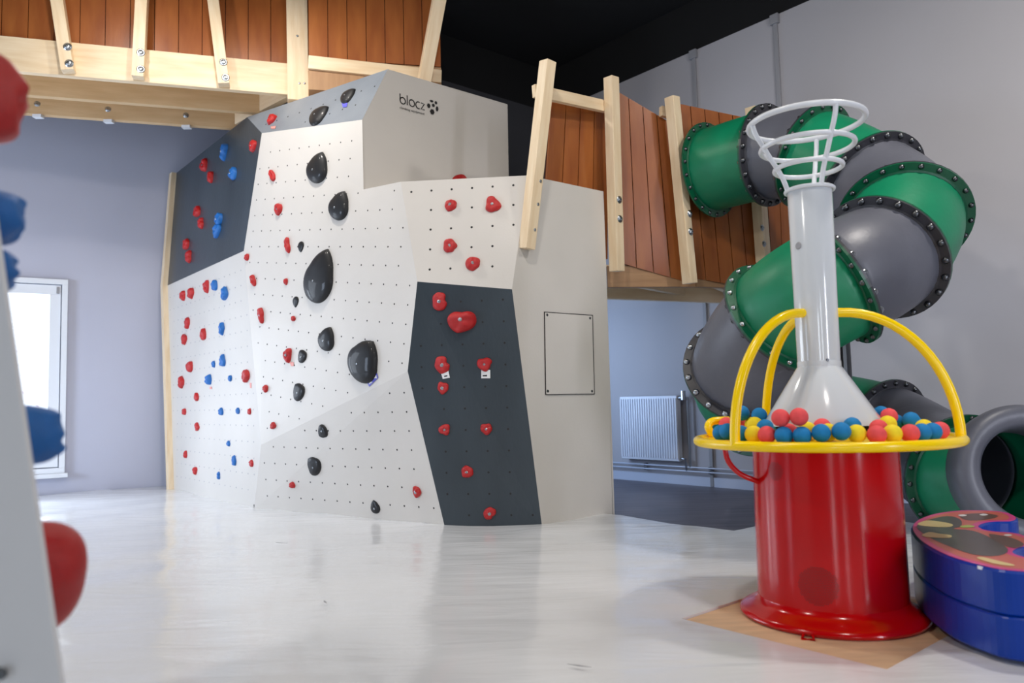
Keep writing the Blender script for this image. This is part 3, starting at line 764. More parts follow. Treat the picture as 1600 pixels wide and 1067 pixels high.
# posts with bolts
for (ub, vb, ut, vt, w) in ((107, 112, 84, -40, .105), (216, 122, 224, -40, .105), (350, 133, 328, -40, .105)):
    a = gp(ub, vb, -.09); b = gp(ut, vt, -.09)
    po = timber('post', a, b, .105, .105, gx, 'pine', gal)
    z = (b - a)
    for f in (.12, .33) if ub != 216 else (.08, .27):
        pass
    for (bu, bv) in {107: ((105.5, 73), (108, 99)), 216: ((220, 82), (220, 108)), 350: ((349, 97), (352.5, 121))}[ub]:
        bolt(po, gp(bu, bv, -.146), gn, 1.5)
po = timber('corner_post', gp(466, 160, -.13), gp(463, -40, -.13), .2, .14, gx, 'pine', gal)
for (bu, bv) in ((227 / 4 + 400 + 8, 56), (468, 130), (476, 130)): bolt(po, gp(bu, bv, -.205), gn, .45)
for u in (57, 168, 290):
    a = on_plane(u, 184, V((-2.9, GD + 1.10 - .045, 0)), gn)
    bm = bmesh.new(); box(bm, (a.x, a.y + .03, zb0 - .035), (.09, .06, .03)); obj('joist_foot', bm, 'white_plastic', gal)
    bolt(j3, V((a.x, a.y + .008, zb0 + .09)), gn, 1.2)

# ================================================================== TIMBER BRIDGE (right)
br = thing('timber_bridge', at(1040, 450, 6.3), 'timber bridge with angled brown plank sides between climbing wall and tube slide', 'bridge')
def boards(tl, tr, brr, bl, n, parent, th=.02, gap=.004):
    tl, tr, brr, bl = map(V, (tl, tr, brr, bl)); nrm = (tr - tl).cross(bl - tl).normalized()
    if nrm.dot(CAM - tl) < 0: nrm = -nrm
    for i in range(n):
        a, b = i / n, (i + 1) / n; g = gap / max((tr - tl).length, .1)
        q = [tl.lerp(tr, a + g), tl.lerp(tr, b - g), bl.lerp(brr, b - g), bl.lerp(brr, a + g)]
        obj('plank', prism(q, -nrm * th), 'film_plywood', parent)
    obj('backing_board', prism([p - nrm * (th + .002) for p in (tl, tr, brr, bl)], -nrm * .01), 'groove', parent)
Y1, Y2, Y3, Y4, Y5 = 6.25, 6.75, 6.8, 6.98, 7.15
boards(at(862, 152, Y1 + .15), at(950, 172, Y2), at(950, 405, Y2), at(846, 395, Y1 + .15), 4, br)
boards(at(960, 140, Y2), at(1048, 192, Y3), at(1074, 441, Y3), at(968, 410, Y2), 4, br)
boards(at(1056, 161, Y3), at(1166, 184, Y4), at(1192, 452, Y4), at(1080, 434, Y3), 5, br)
boards(at(1168, 200, Y4), at(1236, 190, Y5), at(1240, 462, Y5), at(1193, 452, Y4), 3, br)
sd = PD
p1 = timber('post', at(823, 389, 5.93), at(856, 96, 5.93), .095, .095, sd, 'pine', br)
p2 = timber('post', at(964, 424, 6.54), at(955, 121, 6.54), .095, .095, sd, 'pine', br)
p3 = timber('post', at(1078, 443, 6.62), at(1050, 152, 6.62), .095, .095, sd, 'pine', br)
p4 = timber('post', at(1193, 410, 6.94), at(1176, 168, 6.94), .1, .1, sd, 'pine', br)
def face_bolts(po, pts):
    Mx = WM[po.name]; x = Mx.col[0].to_3d().normalized(); y = Mx.col[1].to_3d().normalized(); nf = y if y.dot(CAM - Mx.translation) > 0 else -y
    for (u, v, s) in pts:
        q = on_plane(u, v, Mx.translation + nf * .048, nf); bolt(po, q, nf, s)
face_bolts(p2, [(968, 312, 1.3), (969, 342, 1.3)])
face_bolts(p3, [(1078, 334, 1.3), (1079.5, 362, 1.3)])
face_bolts(p4, [(1191, 356, 1.2), (1194, 381, 1.2)])
face_bolts(p1, [(845, 283, .5), (841, 319, .5), (836, 359, .5)])
timber('rail', at(834, 142, 6.08), at(955, 169, 6.64), .10, .045, ZU, 'pine', br)
timber('rail', at(1032, 174, 6.75), at(1052, 178, 6.8), .09, .05, ZU, 'pine', br)
zb = at(950, 446, 6.6).z; fh = .14
def fl(u, t, z):
    d = D(u, 440); return V((CAM.x + d.x * t, CAM.y + d.y * t, z))
pp = [fl(948, 6.78, zb), fl(1085, 6.84, zb - .005), fl(1245, 7.2, zb - .01)]
zf = at(978, 413, 6.5).z
for a, b in zip(pp, pp[1:]):
    timber('beam', a + ZU * .10, b + ZU * .10, .19, .06, ZU, 'pine_brown_shaded', br)
far = [fl(900, 7.0, zb), fl(940, 7.6, zb), fl(1100, 8.1, zb)]
timber('beam', fl(920, 7.45, zb + .08), fl(1180, 8.3, zb + .08), .16, .07, ZU, 'pine', br)
obj('deck_board', prism([pp[0] + ZU * .19, pp[1] + ZU * .19, pp[2] + ZU * .19, fl(1180, 8.3, zb + .18), fl(920, 7.45, zb + .18)], (0, 0, .02)), 'pine', br)
timber('joist', fl(975, 7.0, zb + .12), fl(1075, 8.0, zb + .12), .12, .06, ZU, 'pine', br)
timber('joist', fl(1105, 7.1, zb + .12), fl(1150, 8.1, zb + .12), .12, .06, ZU, 'pine', br)

# ================================================================== RADIATOR AND PIPES
def rw(u, v, o=0): return on_plane(u, v, C1 - PD * o, PD)
ra, rb, rc = rw(968, 620, .1), rw(1057, 619, .1), rw(1060, 721, .1)
zlo, zhi = rc.z + .0, ra.z
rad = thing('radiator', (ra + rb) / 2 * 1 + V((0, 0, zlo - (ra.z + rb.z) / 2)), 'white ribbed panel radiator on the bluish wall under the timber bridge', 'radiator')
a, b = ra.copy(), rb.copy(); a.z = b.z = 0; L = (b - a).length; t = (b - a).normalized()
bm = prism([a + ZU * zlo, b + ZU * zlo, b + ZU * zhi, a + ZU * zhi], PD * .07)
obj('panel', bm, 'radiator_white', rad, bevel=.006)
bm = bmesh.new(); nr = 24
for i in range(nr):
    p = a + t * (L * (i + .5) / nr) - PD * .004
    box(bm, p + ZU * ((zlo + zhi) / 2), (L / nr * .55, .012, zhi - zlo - .06), math.atan2(t.y, t.x))
tag(obj('ribs', bm, 'radiator_white', rad, bevel=0), kind='stuff')
bm = bmesh.new(); tube(bm, [b + t * .0 + ZU * (zhi - .03) + PD * .03, b + t * .07 + ZU * (zhi - .03) + PD * .03], .016)
tube(bm, [b + t * .07 + ZU * (zhi - .05) + PD * .03, b + t * .07 + ZU * (zhi + .05) + PD * .03], .026)
obj('valve', bm, 'steel', rad)
bm = bmesh.new()
tube(bm, [b + t * .11 + ZU * (zhi - .02) + PD * .05, b + t * .11 + ZU * .2 + PD * .05], .011, 8)
tube(bm, [b + ZU * (zlo + .03) + PD * .03, b + t * .06 + ZU * (zlo + .03) + PD * .03, b + t * .06 + ZU * .16 + PD * .05], .011, 8)
obj('feed_pipe', bm, 'steel', rad)
for zz, lb in ((.20, 'upper thin heating pipe along the foot of the bluish wall'), (.155, 'lower thin heating pipe along the foot of the bluish wall')):
    bm = bmesh.new(); s0 = C1 - PD * .05 + WD * -.15; tube(bm, [s0 + ZU * zz, s0 - WD * 4.4 + ZU * zz], .009, 8)
    o = tag(obj('heating_pipe', bm, 'pipe_white', smooth=True), lb, 'pipe')
    bm = bmesh.new()
    for j in range(5): box(bm, s0 - WD * (.4 + j * .9) + ZU * (zz) + PD * .025, (.02, .055, .03), math.atan2(WD.y, WD.x))
    obj('pipe_clip', bm, 'dark_steel', o)

# ================================================================== TUBE SLIDE
FL = [(1110, 266, 6.72), (1200, 243, 6.3), (1272, 246, 5.98), (1362, 292, 5.55), (1412, 343, 5.12), (1376, 404, 4.82), (1304, 441, 4.62), (1222, 495, 4.84), (1163, 575, 5.3),
      (1180, 628, 5.85), (1275, 645, 6.35), (1385, 671, 6.15), (1508, 744, 5.1), (1586, 743, 4.74), (1614, 739, 4.55)]
FP = [at(*f) for f in FL]
TR = .355; FR = .415
ts = thing('tube_slide', (FP[4].x, FP[0].y - .6, 0), 'spiral tube slide of alternating dark green and grey plastic sections', 'slide')
PER = 14
path = catmull(FP, PER)
def frames_along(path):
    fr = []; prev = None
    for i, p in enumerate(path):
        tt = (path[min(i + 1, len(path) - 1)] - path[max(i - 1, 0)]).normalized()
        if prev is None: x = ZU.cross(tt).normalized()
        else: x = (prev - tt * prev.dot(tt)).normalized()
        prev = x; fr.append((p, tt, x, tt.cross(x)))
    return fr
FRM = frames_along(path)
def sweep(i0, i1, r, seg=40, thick=.012):
    bm = bmesh.new(); rings = []
    for (rad, order) in ((r, 1), (r - thick, -1)):
        rr = []
        for i in range(i0, i1 + 1):
            p, tt, x, y = FRM[i]; rr.append([bm.verts.new(p + (x * math.cos(k * 2 * math.pi / seg) + y * math.sin(k * 2 * math.pi / seg)) * rad) for k in range(seg)])
        for A, B in zip(rr, rr[1:]):
            for k in range(seg): bm.faces.new((A[k], A[(k + 1) % seg], B[(k + 1) % seg], B[k]))
        rings.append(rr)
    for e in (0, -1):
        A, B = rings[0][e], rings[1][e]
        for k in range(seg): bm.faces.new((A[k], A[(k + 1) % seg], B[(k + 1) % seg], B[k]))
    return bm
sec = ['green', 'grey', 'green', 'grey', 'green', 'grey', 'green', 'grey', 'green', 'grey', 'green', 'grey', 'green', 'grey']
SLB = {'green': 'dark green tube section', 'grey': 'grey tube section'}
for i, cname in enumerate(sec):
    o = obj('tube_section', sweep(i * PER, (i + 1) * PER, TR), 'slide_' + cname, ts, smooth=True)
    o['label'] = SLB[cname]
def flange(i, cname, side):
    p, tt, x, y = FRM[i * PER]; m = 'slide_green_flange' if cname == 'green' else 'slide_dark_flange'
    bm = bmesh.new(); seg = 48
    prof = [(TR - .008, 0), (FR, 0), (FR, .014), (TR + .012, .02), (TR - .008, .03)]
    rings = [[bm.verts.new(p + tt * (side * z) + (x * math.cos(k * 2 * math.pi / seg) + y * math.sin(k * 2 * math.pi / seg)) * r) for k in range(seg)] for r, z in prof]
    for A, B in zip(rings, rings[1:] + rings[:1]):
        for k in range(seg): bm.faces.new((A[k], A[(k + 1) % seg], B[(k + 1) % seg], B[k]))
    fo = obj('flange', bm, m, ts); fo['label'] = 'dark green bolted flange' if cname == 'green' else 'charcoal bolted flange'
    bm = bmesh.new()
    nb_ = 22 if side > 0 else 20
    for k in range(nb_):
        a = k * 2 * math.pi / nb_; c = p + tt * (side * .014) + (x * math.cos(a) + y * math.sin(a)) * (TR + .036)
        Mx = frame(c, tt * side, x * math.cos(a) + y * math.sin(a))
        prof2 = [(.023, -.002), (.022, .010), (.013, .022), (0, .026)] if cname == 'grey' else [(.018, -.002), (.017, .010), (.010, .018), (0, .021)]
        rr = [[bm.verts.new(Mx @ V((r * math.cos(q * math.pi / 4), r * math.sin(q * math.pi / 4), z))) for q in range(8)] if r > 0 else [bm.verts.new(Mx @ V((0, 0, z)))] for r, z in prof2]
        for A, B in zip(rr, rr[1:]):
            for q in range(8):
                if len(B) == 1: bm.faces.new((A[q], A[(q + 1) % 8], B[0]))
                else: bm.faces.new((A[q], A[(q + 1) % 8], B[(q + 1) % 8], B[q]))
    tag(obj('bolt_ring', bm, 'dark_steel' if side > 0 else 'steel', fo, smooth=True), kind='stuff')
for i in range(0, 13):
    if i > 0: flange(i, sec[i - 1], -1)
    flange(i, sec[i], 1)
# flared end piece with a rolled lip
p, tt, x, y = FRM[-1]
prof = [(.372, -.24), (.41, -.19), (.42, -.06), (.412, -.02), (.39, .012), (.35, .022), (.305, .012), (.28, -.02), (.272, -.12), (.272, -.24)]
bm = lathe(prof, 56)
obj('exit_section', bm, 'slide_grey', ts, frame(p, tt, ZU), smooth=True)['label'] = 'grey exit piece with a thick rolled lip'
# support under the tube at the exit
bm = bmesh.new(); pe = FRM[-PER][0]; box(bm, (pe.x, pe.y + .05, .04), (.62, .5, .08)); obj('foot', bm, 'slide_grey', ts, bevel=.02)
bm = bmesh.new(); tube(bm, [(2.35, 5.45, 0), (2.35, 5.45, 2.2)], .05, 14); box(bm, (2.35, 5.45, .01), (.25, .25, .02))
obj('centre_pole', bm, 'dark_steel', ts)

# ================================================================== BALL MACHINE
MC = on_plane(1301, 959, V((0, 0, .011)), ZU); MC.z = .011
bmx = thing('ball_machine', MC, 'red, white and yellow air-blown ball machine with a ring tray', 'play machine')
T = Matrix.Translation(V((MC.x, MC.y, 0)))
def mo(name, bm, m, smooth=True, parent=None, sharp=40):
    o = obj(name, bm, m, parent or bmx, T, smooth=smooth)
    if smooth: o.data.set_sharp_from_angle(angle=math.radians(sharp))
    return o
body = mo('body', lathe([(.0, .05), (.312, .05), (.314, .13), (.312, .45), (.308, .755), (.0, .755)], 72), 'machine_red')
mo('base_flare', lathe([(0, .012), (.385, .012), (.392, .018), (.396, .026), (.393, .036), (.378, .046), (.352, .058), (.332, .070), (.320, .082), (.3145, .096), (.0, .096)], 72), 'machine_red')
TRZ = .79
def trayz(r): return TRZ + .035 * max(0, min(1, (.5 - r) / .26))
mo('tray', lathe([(.0, .752), (.51, .765), (.545, .778), (.545, .79), (.50, TRZ), (.24, trayz(.24)), (0, trayz(0))], 64), 'machine_yellow')
bm = bmesh.new(); tube(bm, [(.552 * math.cos(a * math.pi / 36), .552 * math.sin(a * math.pi / 36), .783) for a in range(72)], .021, 14, closed=True)
mo('tray_ring', bm, 'machine_yellow')
mo('cone', lathe([(.235, .85), (.258, .85), (.257, .856), (.098, 1.108), (.094, 1.113), (0, 1.113)], 64), 'machine_white')
mo('cone_throat', lathe([(0, .80), (.2, .80), (.2, .865), (0, .865)], 40), 'hole')
mo('column', lathe([(.0, 1.10), (.0945, 1.10), (.0945, 1.135), (.092, 1.138), (.0985, 1.925), (.092, 1.94), (0, 1.94)], 48), 'machine_white')
bm = bmesh.new(); tube(bm, [(.105 * math.cos(a * math.pi / 18), .105 * math.sin(a * math.pi / 18), 1.93) for a in range(36)], .009, 10, closed=True)
mo('column_collar', bm, 'cage_white')
# basket cage
for (R_, z_, rr) in ((.255, 2.25, .0135), (.205, 2.135, .012), (.148, 2.035, .0115)):
    bm = bmesh.new(); tube(bm, [(R_ * math.cos(a * math.pi / 30), R_ * math.sin(a * math.pi / 30), z_) for a in range(60)], rr, 10, closed=True); mo('cage_ring', bm, 'cage_white')
for az in (183, 278, 58):
    a = math.radians(az); pr = [(.103, 1.93), (.122, 1.985), (.148, 2.035), (.178, 2.085), (.206, 2.135), (.24, 2.195), (.256, 2.25)]
    P = catmull([V((r_ * math.cos(a), r_ * math.sin(a), z_)) for r_, z_ in pr], 4)
    bm = bmesh.new(); tube(bm, P, .011, 10); mo('cage_bar', bm, 'cage_white')
# yellow arches
for az in (-19, 210, 98):
    a = math.radians(az); P = [V((.552 * math.cos(a), .552 * math.sin(a), .785))]
    for k in range(1, 17):
        b = k / 16 * math.pi / 2; r_ = .10 + (.452) * math.cos(b); z_ = .785 + .57 * math.sin(b)
        P.append(V((r_ * math.cos(a), r_ * math.sin(a), z_)))
    P.append(V((.085 * math.cos(a), .085 * math.sin(a), 1.355)))
    bm = bmesh.new(); tube(bm, P, .0215, 14); mo('arch', bm, 'machine_yellow')
# rear scoop on the ring, hose under the ring
a = math.radians(168); cpt = V((.50 * math.cos(a), .50 * math.sin(a), 0))
bm = bmesh.new(); P = [V((-.43, .27, .80)), V((-.45, .27, .84)), V((-.43, .28, .865)), V((-.39, .29, .87)), V((-.34, .31, .87))]
tube(bm, catmull(P, 4), .019, 12); mo('rear_handle', bm, 'machine_yellow')
bm = bmesh.new(); P = [V((-.46, -.04, .775)), V((-.445, -.04, .70)), V((-.39, -.03, .64)), V((-.30, -.02, .60))]
tube(bm, catmull(P, 5), .012, 10); mo('bent_bracket', bm, 'machine_red')
# round speaker grilles: dark disc and a field of holes following the curved body
def grille(az, zc, rg, name):
    bm = bmesh.new(); R_ = .3135; n_ = 0
    st = rg / (6.5 if rg < .06 else 10.5)
    ring = []
    o2 = bmesh.new(); K = 24
    cen_ = None
    def P(dx, dz, off=0): 
        aa = az + dx / R_; return V(((R_ + off) * math.cos(aa), (R_ + off) * math.sin(aa), zc + dz))
    j = -rg; row = 0
    while j <= rg:
        i = -rg + (st / 2 if row % 2 else 0)
        while i <= rg:
            if i * i + j * j < (rg * .96) ** 2:
                c_ = P(i, j, .0014); nn_ = V((c_.x, c_.y, 0)).normalized(); tx = V((-nn_.y, nn_.x, 0)); s = st * .28
                b_ = [bm.verts.new(c_ + tx * s * math.cos(q * math.pi / 3) + ZU * s * math.sin(q * math.pi / 3)) for q in range(6)]
                bm.faces.new(b_)
            i += st
        j += st * .87; row += 1
    for q in range(K):
        t0, t1 = q * 2 * math.pi / K, (q + 1) * 2 * math.pi / K
    g = mo(name, bm, 'grille_dark', smooth=False, parent=body); tag(g, kind='stuff')
def az_of(u, zc):  # azimuth on the body facing column u
    best = None
    for k in range(0, 360):
        a = math.radians(k); p = V((MC.x + .3135 * math.cos(a), MC.y + .3135 * math.sin(a), zc))
        if (CAM - p).dot(V((math.cos(a), math.sin(a), 0))) < 0: continue
        q = p - CAM; uu = 800 + FPX * q.dot(Rt) / q.dot(Fw)
        if best is None or abs(uu - u) < best[0]: best = (abs(uu - u), a)
    return best[1]
def z_at(v, u, t):
    return at(u, v, t).z
grille(az_of(1211, .67), z_at(741, 1211, 3.2), .042, 'upper_grille')
grille(az_of(1277, .3), z_at(911, 1277, 3.1) - .03, .083, 'lower_grille')
def dotp(u, v, R_, r, m, name):
    z = z_at(v, u, 3.31); b = None
    for k in range(0, 720):
        a = math.radians(k / 2); p = V((MC.x + R_ * math.cos(a), MC.y + R_ * math.sin(a), z)); nrm = V((math.cos(a), math.sin(a), 0))
        if (CAM - p).dot(nrm) < 0: continue
        q = p - CAM; uu = 800 + FPX * q.dot(Rt) / q.dot(Fw)
        if b is None or abs(uu - u) < b[0]: b = (abs(uu - u), nrm)
    bm = bmesh.new(); disc(bm, b[1] * (R_ - .001) + ZU * z, b[1], r, .003, 16); mo(name, bm, m, smooth=False)
dotp(1247, 371, .0975, .017, 'trim_grey', 'sensor_cap')
dotp(1293, 561, .0945, .007, 'dark_steel', 'screw')
bm = bmesh.new(); tube(bm, [V((-.215, -.325, .02)), V((-.225, -.365, .014)), V((-.265, -.345, .014)), V((-.245, -.305, .02))], .007, 8)
mo('floor_lug', bm, 'machine_red')

# ------------------------------------------------------------------ foam balls on the tray
BR = .0362
def bm_ball():
    bm = bmesh.new(); bmesh.ops.create_icosphere(bm, subdivisions=4, radius=BR)
    for v in bm.verts: v.co *= 1 + .012 * noise.noise(v.co * 60)
    me = bpy.data.meshes.new('foam_ball'); bm.to_mesh(me); bm.free()
    for p in me.polygons: p.use_smooth = True
    return me
BM = {}
for cc in ('blue', 'red', 'yellow'):
    me = bm_ball(); me.materials.append(MATS['ball_' + cc]); BM[cc] = me
BL = [(165, 193, 'blue', 'blue foam ball at the left end of the tray'),
      (238, 200, 'blue', 'blue foam ball second from the left end of the tray front row'),
      (345, 205, 'blue', 'blue foam ball just right of the left yellow arch'),
      (415, 210, 'yellow', 'yellow foam ball in front row, first right of the left arch'),
      (487, 212, 'red', 'red foam ball in front row between a yellow ball and a blue one'),
      (548, 208, 'blue', 'blue foam ball in front row under the stacked red pair'),
      (600, 208, 'red', 'mostly hidden red foam ball between two blue front balls'),
      (652, 210, 'blue', 'blue foam ball in front row left of the dark cone gap'),
      (748, 205, 'blue', 'blue foam ball in front row directly before the cone, left of two'),
      (806, 212, 'yellow', 'mostly hidden yellow foam ball between two blue front balls before the cone'),
      (865, 203, 'blue', 'blue foam ball in front row directly before the cone, right of two'),
      (935, 207, 'yellow', 'yellow foam ball in front row before the cone'),
      (1033, 205, 'red', 'large red foam ball in front row, right of the cone'),
      (1135, 203, 'yellow', 'yellow foam ball in front row between two red ones at the right'),
      (1235, 200, 'red', 'rightmost red foam ball of the front row'),
      (1292, 195, 'blue', 'blue foam ball half hidden behind the rightmost red front ball'),
      (1352, 188, 'blue', 'blue foam ball at the right end of the tray'),
      (1374, 176, 'red', 'red foam ball at the far right end, behind a blue one'),
      (275, 150, 'red', 'red foam ball left of the left yellow arch, second row'),
      (340, 152, 'red', 'red foam ball right of the left yellow arch, second row'),
      (355, 118, 'blue', 'blue foam ball at the back left, left of two'),
      (415, 113, 'blue', 'blue foam ball at the back left, right of two'),
      (375, 136, 'yellow', 'small visible yellow foam ball at the back left'),
      (415, 148, 'yellow', 'yellow foam ball in the second row at the left'),
      (462, 163, 'blue', 'dark blue foam ball in the second row left of the cone'),
      (520, 155, 'blue', 'blue foam ball tucked behind the lower red ball of the stack'),
      (565, 165, 'red', 'lower red foam ball of the stacked pair before the cone'),
      (605, 125, 'red', 'upper red foam ball of the stacked pair, highest at the left'),
      (655, 190, 'yellow', 'yellow foam ball peeping behind the front blue balls by the stack'),
      (765, 160, 'red', 'red foam ball in the second row at the middle of the cone'),
      (925, 155, 'blue', 'blue foam ball in the second row right of the cone middle'),
      (1013, 140, 'red', 'red foam ball leaning against the right side of the cone'),
      (1065, 168, 'red', 'red foam ball between the cone-side red ball and the front row'),
      (1110, 145, 'yellow', 'yellow foam ball in the upper row at the right'),
      (1148, 148, 'red', 'red foam ball half hidden behind the upper yellow ball'),
      (1163, 127, 'blue', 'blue foam ball in the upper row right of the yellow one'),
      (1228, 132, 'blue', 'large blue foam ball in the upper row, left of two touching'),
      (1255, 140, 'blue', 'blue foam ball in the upper row, right of two touching'),
      (1082, 92, 'blue', 'blue foam ball at the back beside the cone'),
      (1122, 112, 'red', 'red foam ball at the back right, half hidden'),
      (1325, 168, 'yellow', 'pale yellow foam ball half hidden at the right end')]
pos = []; tray_c = V((MC.x, MC.y))
for (cx, cy, cc, lb) in BL:
    u, v = 1060 + cx / 3.404, 620 + cy / 3.404; best = None
    for k in range(0, 140):
        t = 2.75 + k * .01; p = at(u, v, t); r_ = (V((p.x, p.y)) - tray_c).length
        if r_ > .495 or r_ < .272: continue
        err = abs(p.z - (trayz(r_) + BR))
        if cy < 130 and cy > 0 and t < 3.2 and not (590 < cx < 620): err += .5
        if 560 < cx < 620 and 100 < cy < 170: err += abs(t - 3.02) * .5
        if best is None or err < best[0]: best = (err, p)
    pos.append(best[1] if best else at(u, v, 3.3))
P = np.array([list(p) for p in pos])
for it in range(120):
    for i in range(len(P)):
        for j in range(i + 1, len(P)):
            d = P[i] - P[j]; L = np.linalg.norm(d)
            if L < 2 * BR * .99:
                if L < 1e-4: d = np.array([0, 1, 0.]); L = 1
                mv = d / L * (2 * BR * .99 - L) * .5; mv[0] *= .35; mv[2] *= .5
                P[i] += mv; P[j] -= mv
        r_ = math.hypot(P[i][0] - MC.x, P[i][1] - MC.y)
        if r_ > .497: P[i][:2] = [MC.x + (P[i][0] - MC.x) * .497 / r_, MC.y + (P[i][1] - MC.y) * .497 / r_]
        zmin = trayz(r_) + BR
        if P[i][2] < zmin: P[i][2] = zmin
        rc_ = .258 - .16 * max(0, (P[i][2] - .856)) / .279
        if r_ < rc_ + BR and r_ > 0: P[i][:2] = [MC.x + (P[i][0] - MC.x) * (rc_ + BR) / r_, MC.y + (P[i][1] - MC.y) * (rc_ + BR) / r_]
for (cx, cy, cc, lb), p in zip(BL, P):
    o = obj('foam_ball', BM[cc], None, None, Matrix.Translation(V(p)))
    tag(o, lb, 'ball', 'foam balls on the machine tray')

# ================================================================== SOFT PLAY BLOCKS (blue vinyl with a printed top)
ZT = .36
opx = [(1423, 826), (1427, 817), (1440, 809), (1465, 802), (1500, 798), (1540, 798), (1572, 801), (1588, 807), (1590, 812), (1580, 815),
       (1556, 815.5), (1540, 818), (1532, 823), (1540, 828), (1558, 831), (1585, 833), (1604, 838), (1622, 845), (1618, 852), (1600, 855), (1590, 859), (1586, 864), (1596, 869), (1615, 873),
       (1660, 880), (1680, 890), (1655, 897), (1600, 894), (1560, 890), (1520, 881), (1480, 869), (1448, 853), (1430, 839)]
def smooth_closed(pts, per=4):
    n = len(pts); out = []
    for i in range(n):
        a, b, c, d = pts[i - 1], pts[i], pts[(i + 1) % n], pts[(i + 2) % n]
        for k in range(per):
            t = k / per; out.append(.5 * ((2 * b) + (c - a) * t + (2 * a - 5 * b + 4 * c - d) * t * t + (3 * b - a - 3 * c + d) * t ** 3))
    return out
top = smooth_closed([on_plane(u, v, V((0, 0, ZT)), ZU) for u, v in opx])
def level(z): return [V((p.x, p.y, z)) for p in top]
def inset(pts, dist):
    out = []; n = len(pts); area_ = sum(pts[i].x * pts[(i + 1) % n].y - pts[(i + 1) % n].x * pts[i].y for i in range(n)); sg = 1 if area_ > 0 else -1
    for i in range(n):
        t = (pts[(i + 1) % n] - pts[i - 1]); t.z = 0
        if t.length < 1e-6: out.append(pts[i].copy()); continue
        t.normalize(); out.append(pts[i] + V((-t.y, t.x, 0)) * sg * dist)
    return out
def block(z0, z1, name):
    n = len(top); bm = bmesh.new(); b = .008
    R_ = [inset(level(z0), b), level(z0 + b), level(z1 - b), inset(level(z1), b)]
    rings = [[bm.verts.new(p) for p in r] for r in R_]
    for A, B in zip(rings, rings[1:]):
        for k in range(n): bm.faces.new((A[k], A[(k + 1) % n], B[(k + 1) % n], B[k]))
    bm.faces.new(rings[0][::-1]); bm.faces.new(rings[-1])
    return bm
sb = thing('soft_play_block', top[0] * 1 + V((.4, -.1, MZ - ZT + .014)), 'upper blue vinyl soft play block with a pink-edged printed top', 'soft block')
obj('body', block(.205, ZT, 'u'), 'vinyl_blue', sb)
s2 = thing('soft_play_block', top[0] * 1 + V((.4, -.1, MZ - ZT + .012)), 'lower plain blue vinyl soft play block under the printed one', 'soft block')
obj('body', block(MZ + .014, .203, 'l'), 'vinyl_blue', s2)
bm = bmesh.new(); bm.faces.new([bm.verts.new(p) for p in inset(level(ZT + .0008), .009)])
r = bmesh.ops.extrude_face_region(bm, geom=bm.faces[:])
for g in r['geom']:
    if isinstance(g, bmesh.types.BMVert): g.co.z += .002
obj('pink_border', bm, 'vinyl_pink', sb)
inn = inset(level(ZT + .0032), .035)
bm = bmesh.new(); bm.faces.new([bm.verts.new(p) for p in inn]); obj('printed_top', bm, 'print_salmon', sb)
def patch(pts, m, dz, name='printed_shape'):
    bm = bmesh.new(); P_ = smooth_closed([on_plane(u, v, V((0, 0, ZT + .004 + dz)), ZU) for u, v in pts], 3)
    bm.faces.new([bm.verts.new(V((p.x, p.y, ZT + .004 + dz))) for p in P_]); obj(name, bm, m, sb)
patch([(1432, 822), (1452, 812), (1480, 806), (1500, 811), (1502, 822), (1490, 826), (1520, 829), (1550, 841), (1575, 858), (1560, 868), (1520, 866), (1480, 852), (1450, 838)], 'print_grey', 0)
patch([(1508, 803), (1540, 802), (1560, 806), (1545, 811), (1515, 813), (1500, 808)], 'print_brown', 0)
patch([(1545, 834), (1580, 840), (1600, 850), (1585, 856), (1560, 848)], 'print_brown', .0004)
patch([(1434, 818), (1448, 813), (1470, 815), (1488, 819), (1484, 823), (1460, 823), (1440, 821)], 'print_cream', .001)
patch([(1440, 837), (1452, 831), (1470, 834), (1486, 836), (1484, 840), (1462, 840)], 'print_cream', .001)
patch([(1527, 872), (1534, 870), (1560, 876), (1584, 882), (1580, 884), (1552, 880)], 'print_cream', .001)
patch([(1500, 822), (1512, 820), (1524, 822), (1516, 824), (1504, 824)], 'print_lime', .001)
for (u, v) in ((1504, 805), (1537, 804), (1575, 836)): patch([(u - 7, v), (u, v - 1.6), (u + 7, v), (u, v + 1.6)], 'print_white', .0014, 'printed_eye_patch' if False else 'printed_shape')
q = on_plane(1537, 886, V((0, 0, ZT)), ZU)
bm = bmesh.new(); qa, qb = at(1529, 884, q.y * .985), at(1545, 888, q.y * .985)
prism([qa, qb, qb - ZU * .012, qa - ZU * .012], (0, .008, 0), bm); obj('care_label', bm, 'tag_white', sb)

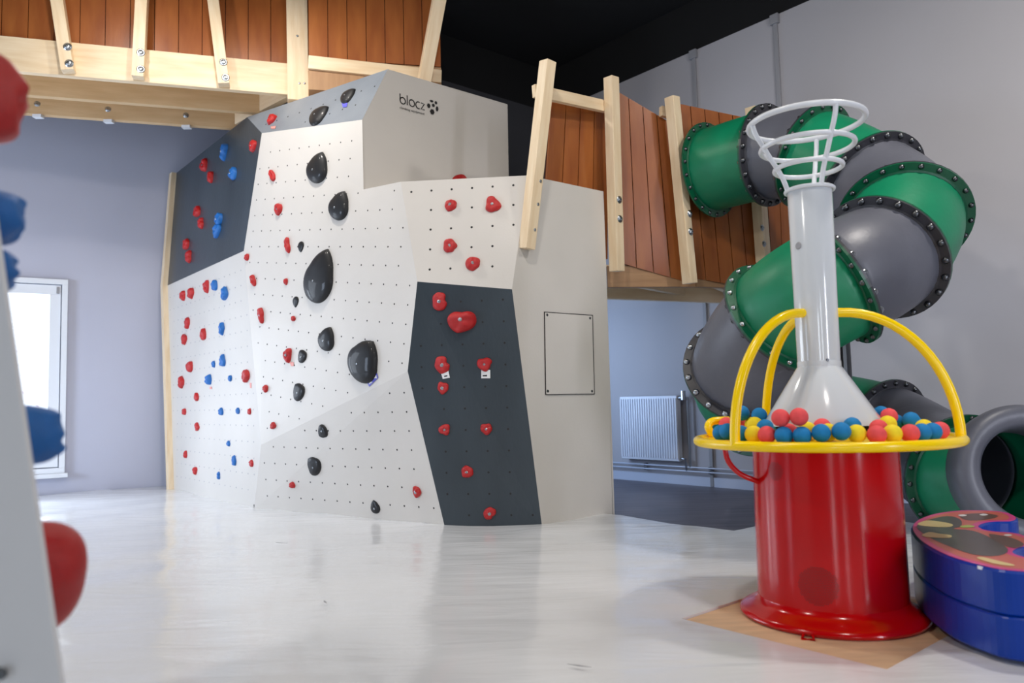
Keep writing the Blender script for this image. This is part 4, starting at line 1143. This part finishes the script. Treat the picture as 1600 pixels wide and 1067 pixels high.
# ================================================================== FOREGROUND CLIMBING TOWER (left)
fa = on_plane(95, 1067, V((0, 1.36, 0)), V((0, 1, 0))); fb = on_plane(9, 470, V((0, 1.36, 0)), V((0, 1, 0)))
dr = (fb - fa); lo = fa + dr * ((MZ + .014 - fa.z) / dr.z); hi = fa + dr * ((2.3 - fa.z) / dr.z)
tw = thing('climbing_tower', lo, 'blurred grey-white climbing tower edge close to the viewer at the far left', 'climbing wall')
out = V((-.97, -.24, 0)).normalized()
obj('side_panel', prism([lo, hi, hi + out * 1.2, lo + out * 1.2], V((.24, -.97, 0)) * -.018), 'fore_panel', tw)
obj('front_panel', prism([lo + V((0, .012, 0)), hi + V((0, .012, 0)), hi + WD * 1.3 + V((0, .012, 0)), lo + WD * 1.3 + V((0, .012, 0))], -PD * .018), 'fore_panel', tw)
bm = bmesh.new(); disc(bm, on_plane(1, 1052, lo, V((.24, -.97, 0))) + V((.24, -.97, 0)) * .001, V((.24, -.97, 0)), .011, .002); obj('screw', bm, 'dark_steel', tw)
def fhold(back, v, w, h, pr, kind, col, label, seed, rot=0, yaw=0, extra=0):
    f = (v - 470) / (1067 - 470); e_ = fb.lerp(fa, f) + WD * back + PD * extra
    nrm = (Matrix.Rotation(math.radians(yaw), 3, 'Z') @ PD)
    bm = hold_mesh(kind, seed, pr / (max(w, h) / 2))
    Mx = frame(e_, nrm, ZU) @ Matrix.Rotation(math.radians(rot), 4, 'Z') @ Matrix.Diagonal((w / 2, h / 2, max(w, h) / 2, 1))
    o = obj('climbing_hold', bm, COLM[col], None, Mx, smooth=True); tag(o, label, 'climbing hold', 'blurred holds on the foreground tower')
    return o, nrm, e_
def holeon(o, u, v, depth, r=.011):
    bm = bmesh.new(); p = at(u, v, depth); n_ = (CAM - p).normalized(); disc(bm, p, n_, r, .002, 14); obj('bolt_socket', bm, 'hole', o)
fhold(.08, 108, .16, .2, .085, 'egg', 'r', 'blurred red hold at the top left corner of the picture', 31, extra=.0)
fhold(.09, 315, .13, .115, .06, 'egg', 'b', 'blurred larger blue hold, upper of two stacked blue ones at the left edge', 33)
fhold(.09, 409, .11, .095, .035, 'egg', 'b', 'blurred smaller blue hold, lower of two stacked blue ones at the left edge', 34)
fhold(.09, 686, .10, .125, .07, 'egg', 'b', 'blurred blue hold halfway down the foreground tower before the window', 35, rot=-25)
fhold(.11, 905, .15, .17, .085, 'drop', 'r', 'blurred large red hold low on the foreground tower', 36, rot=184)
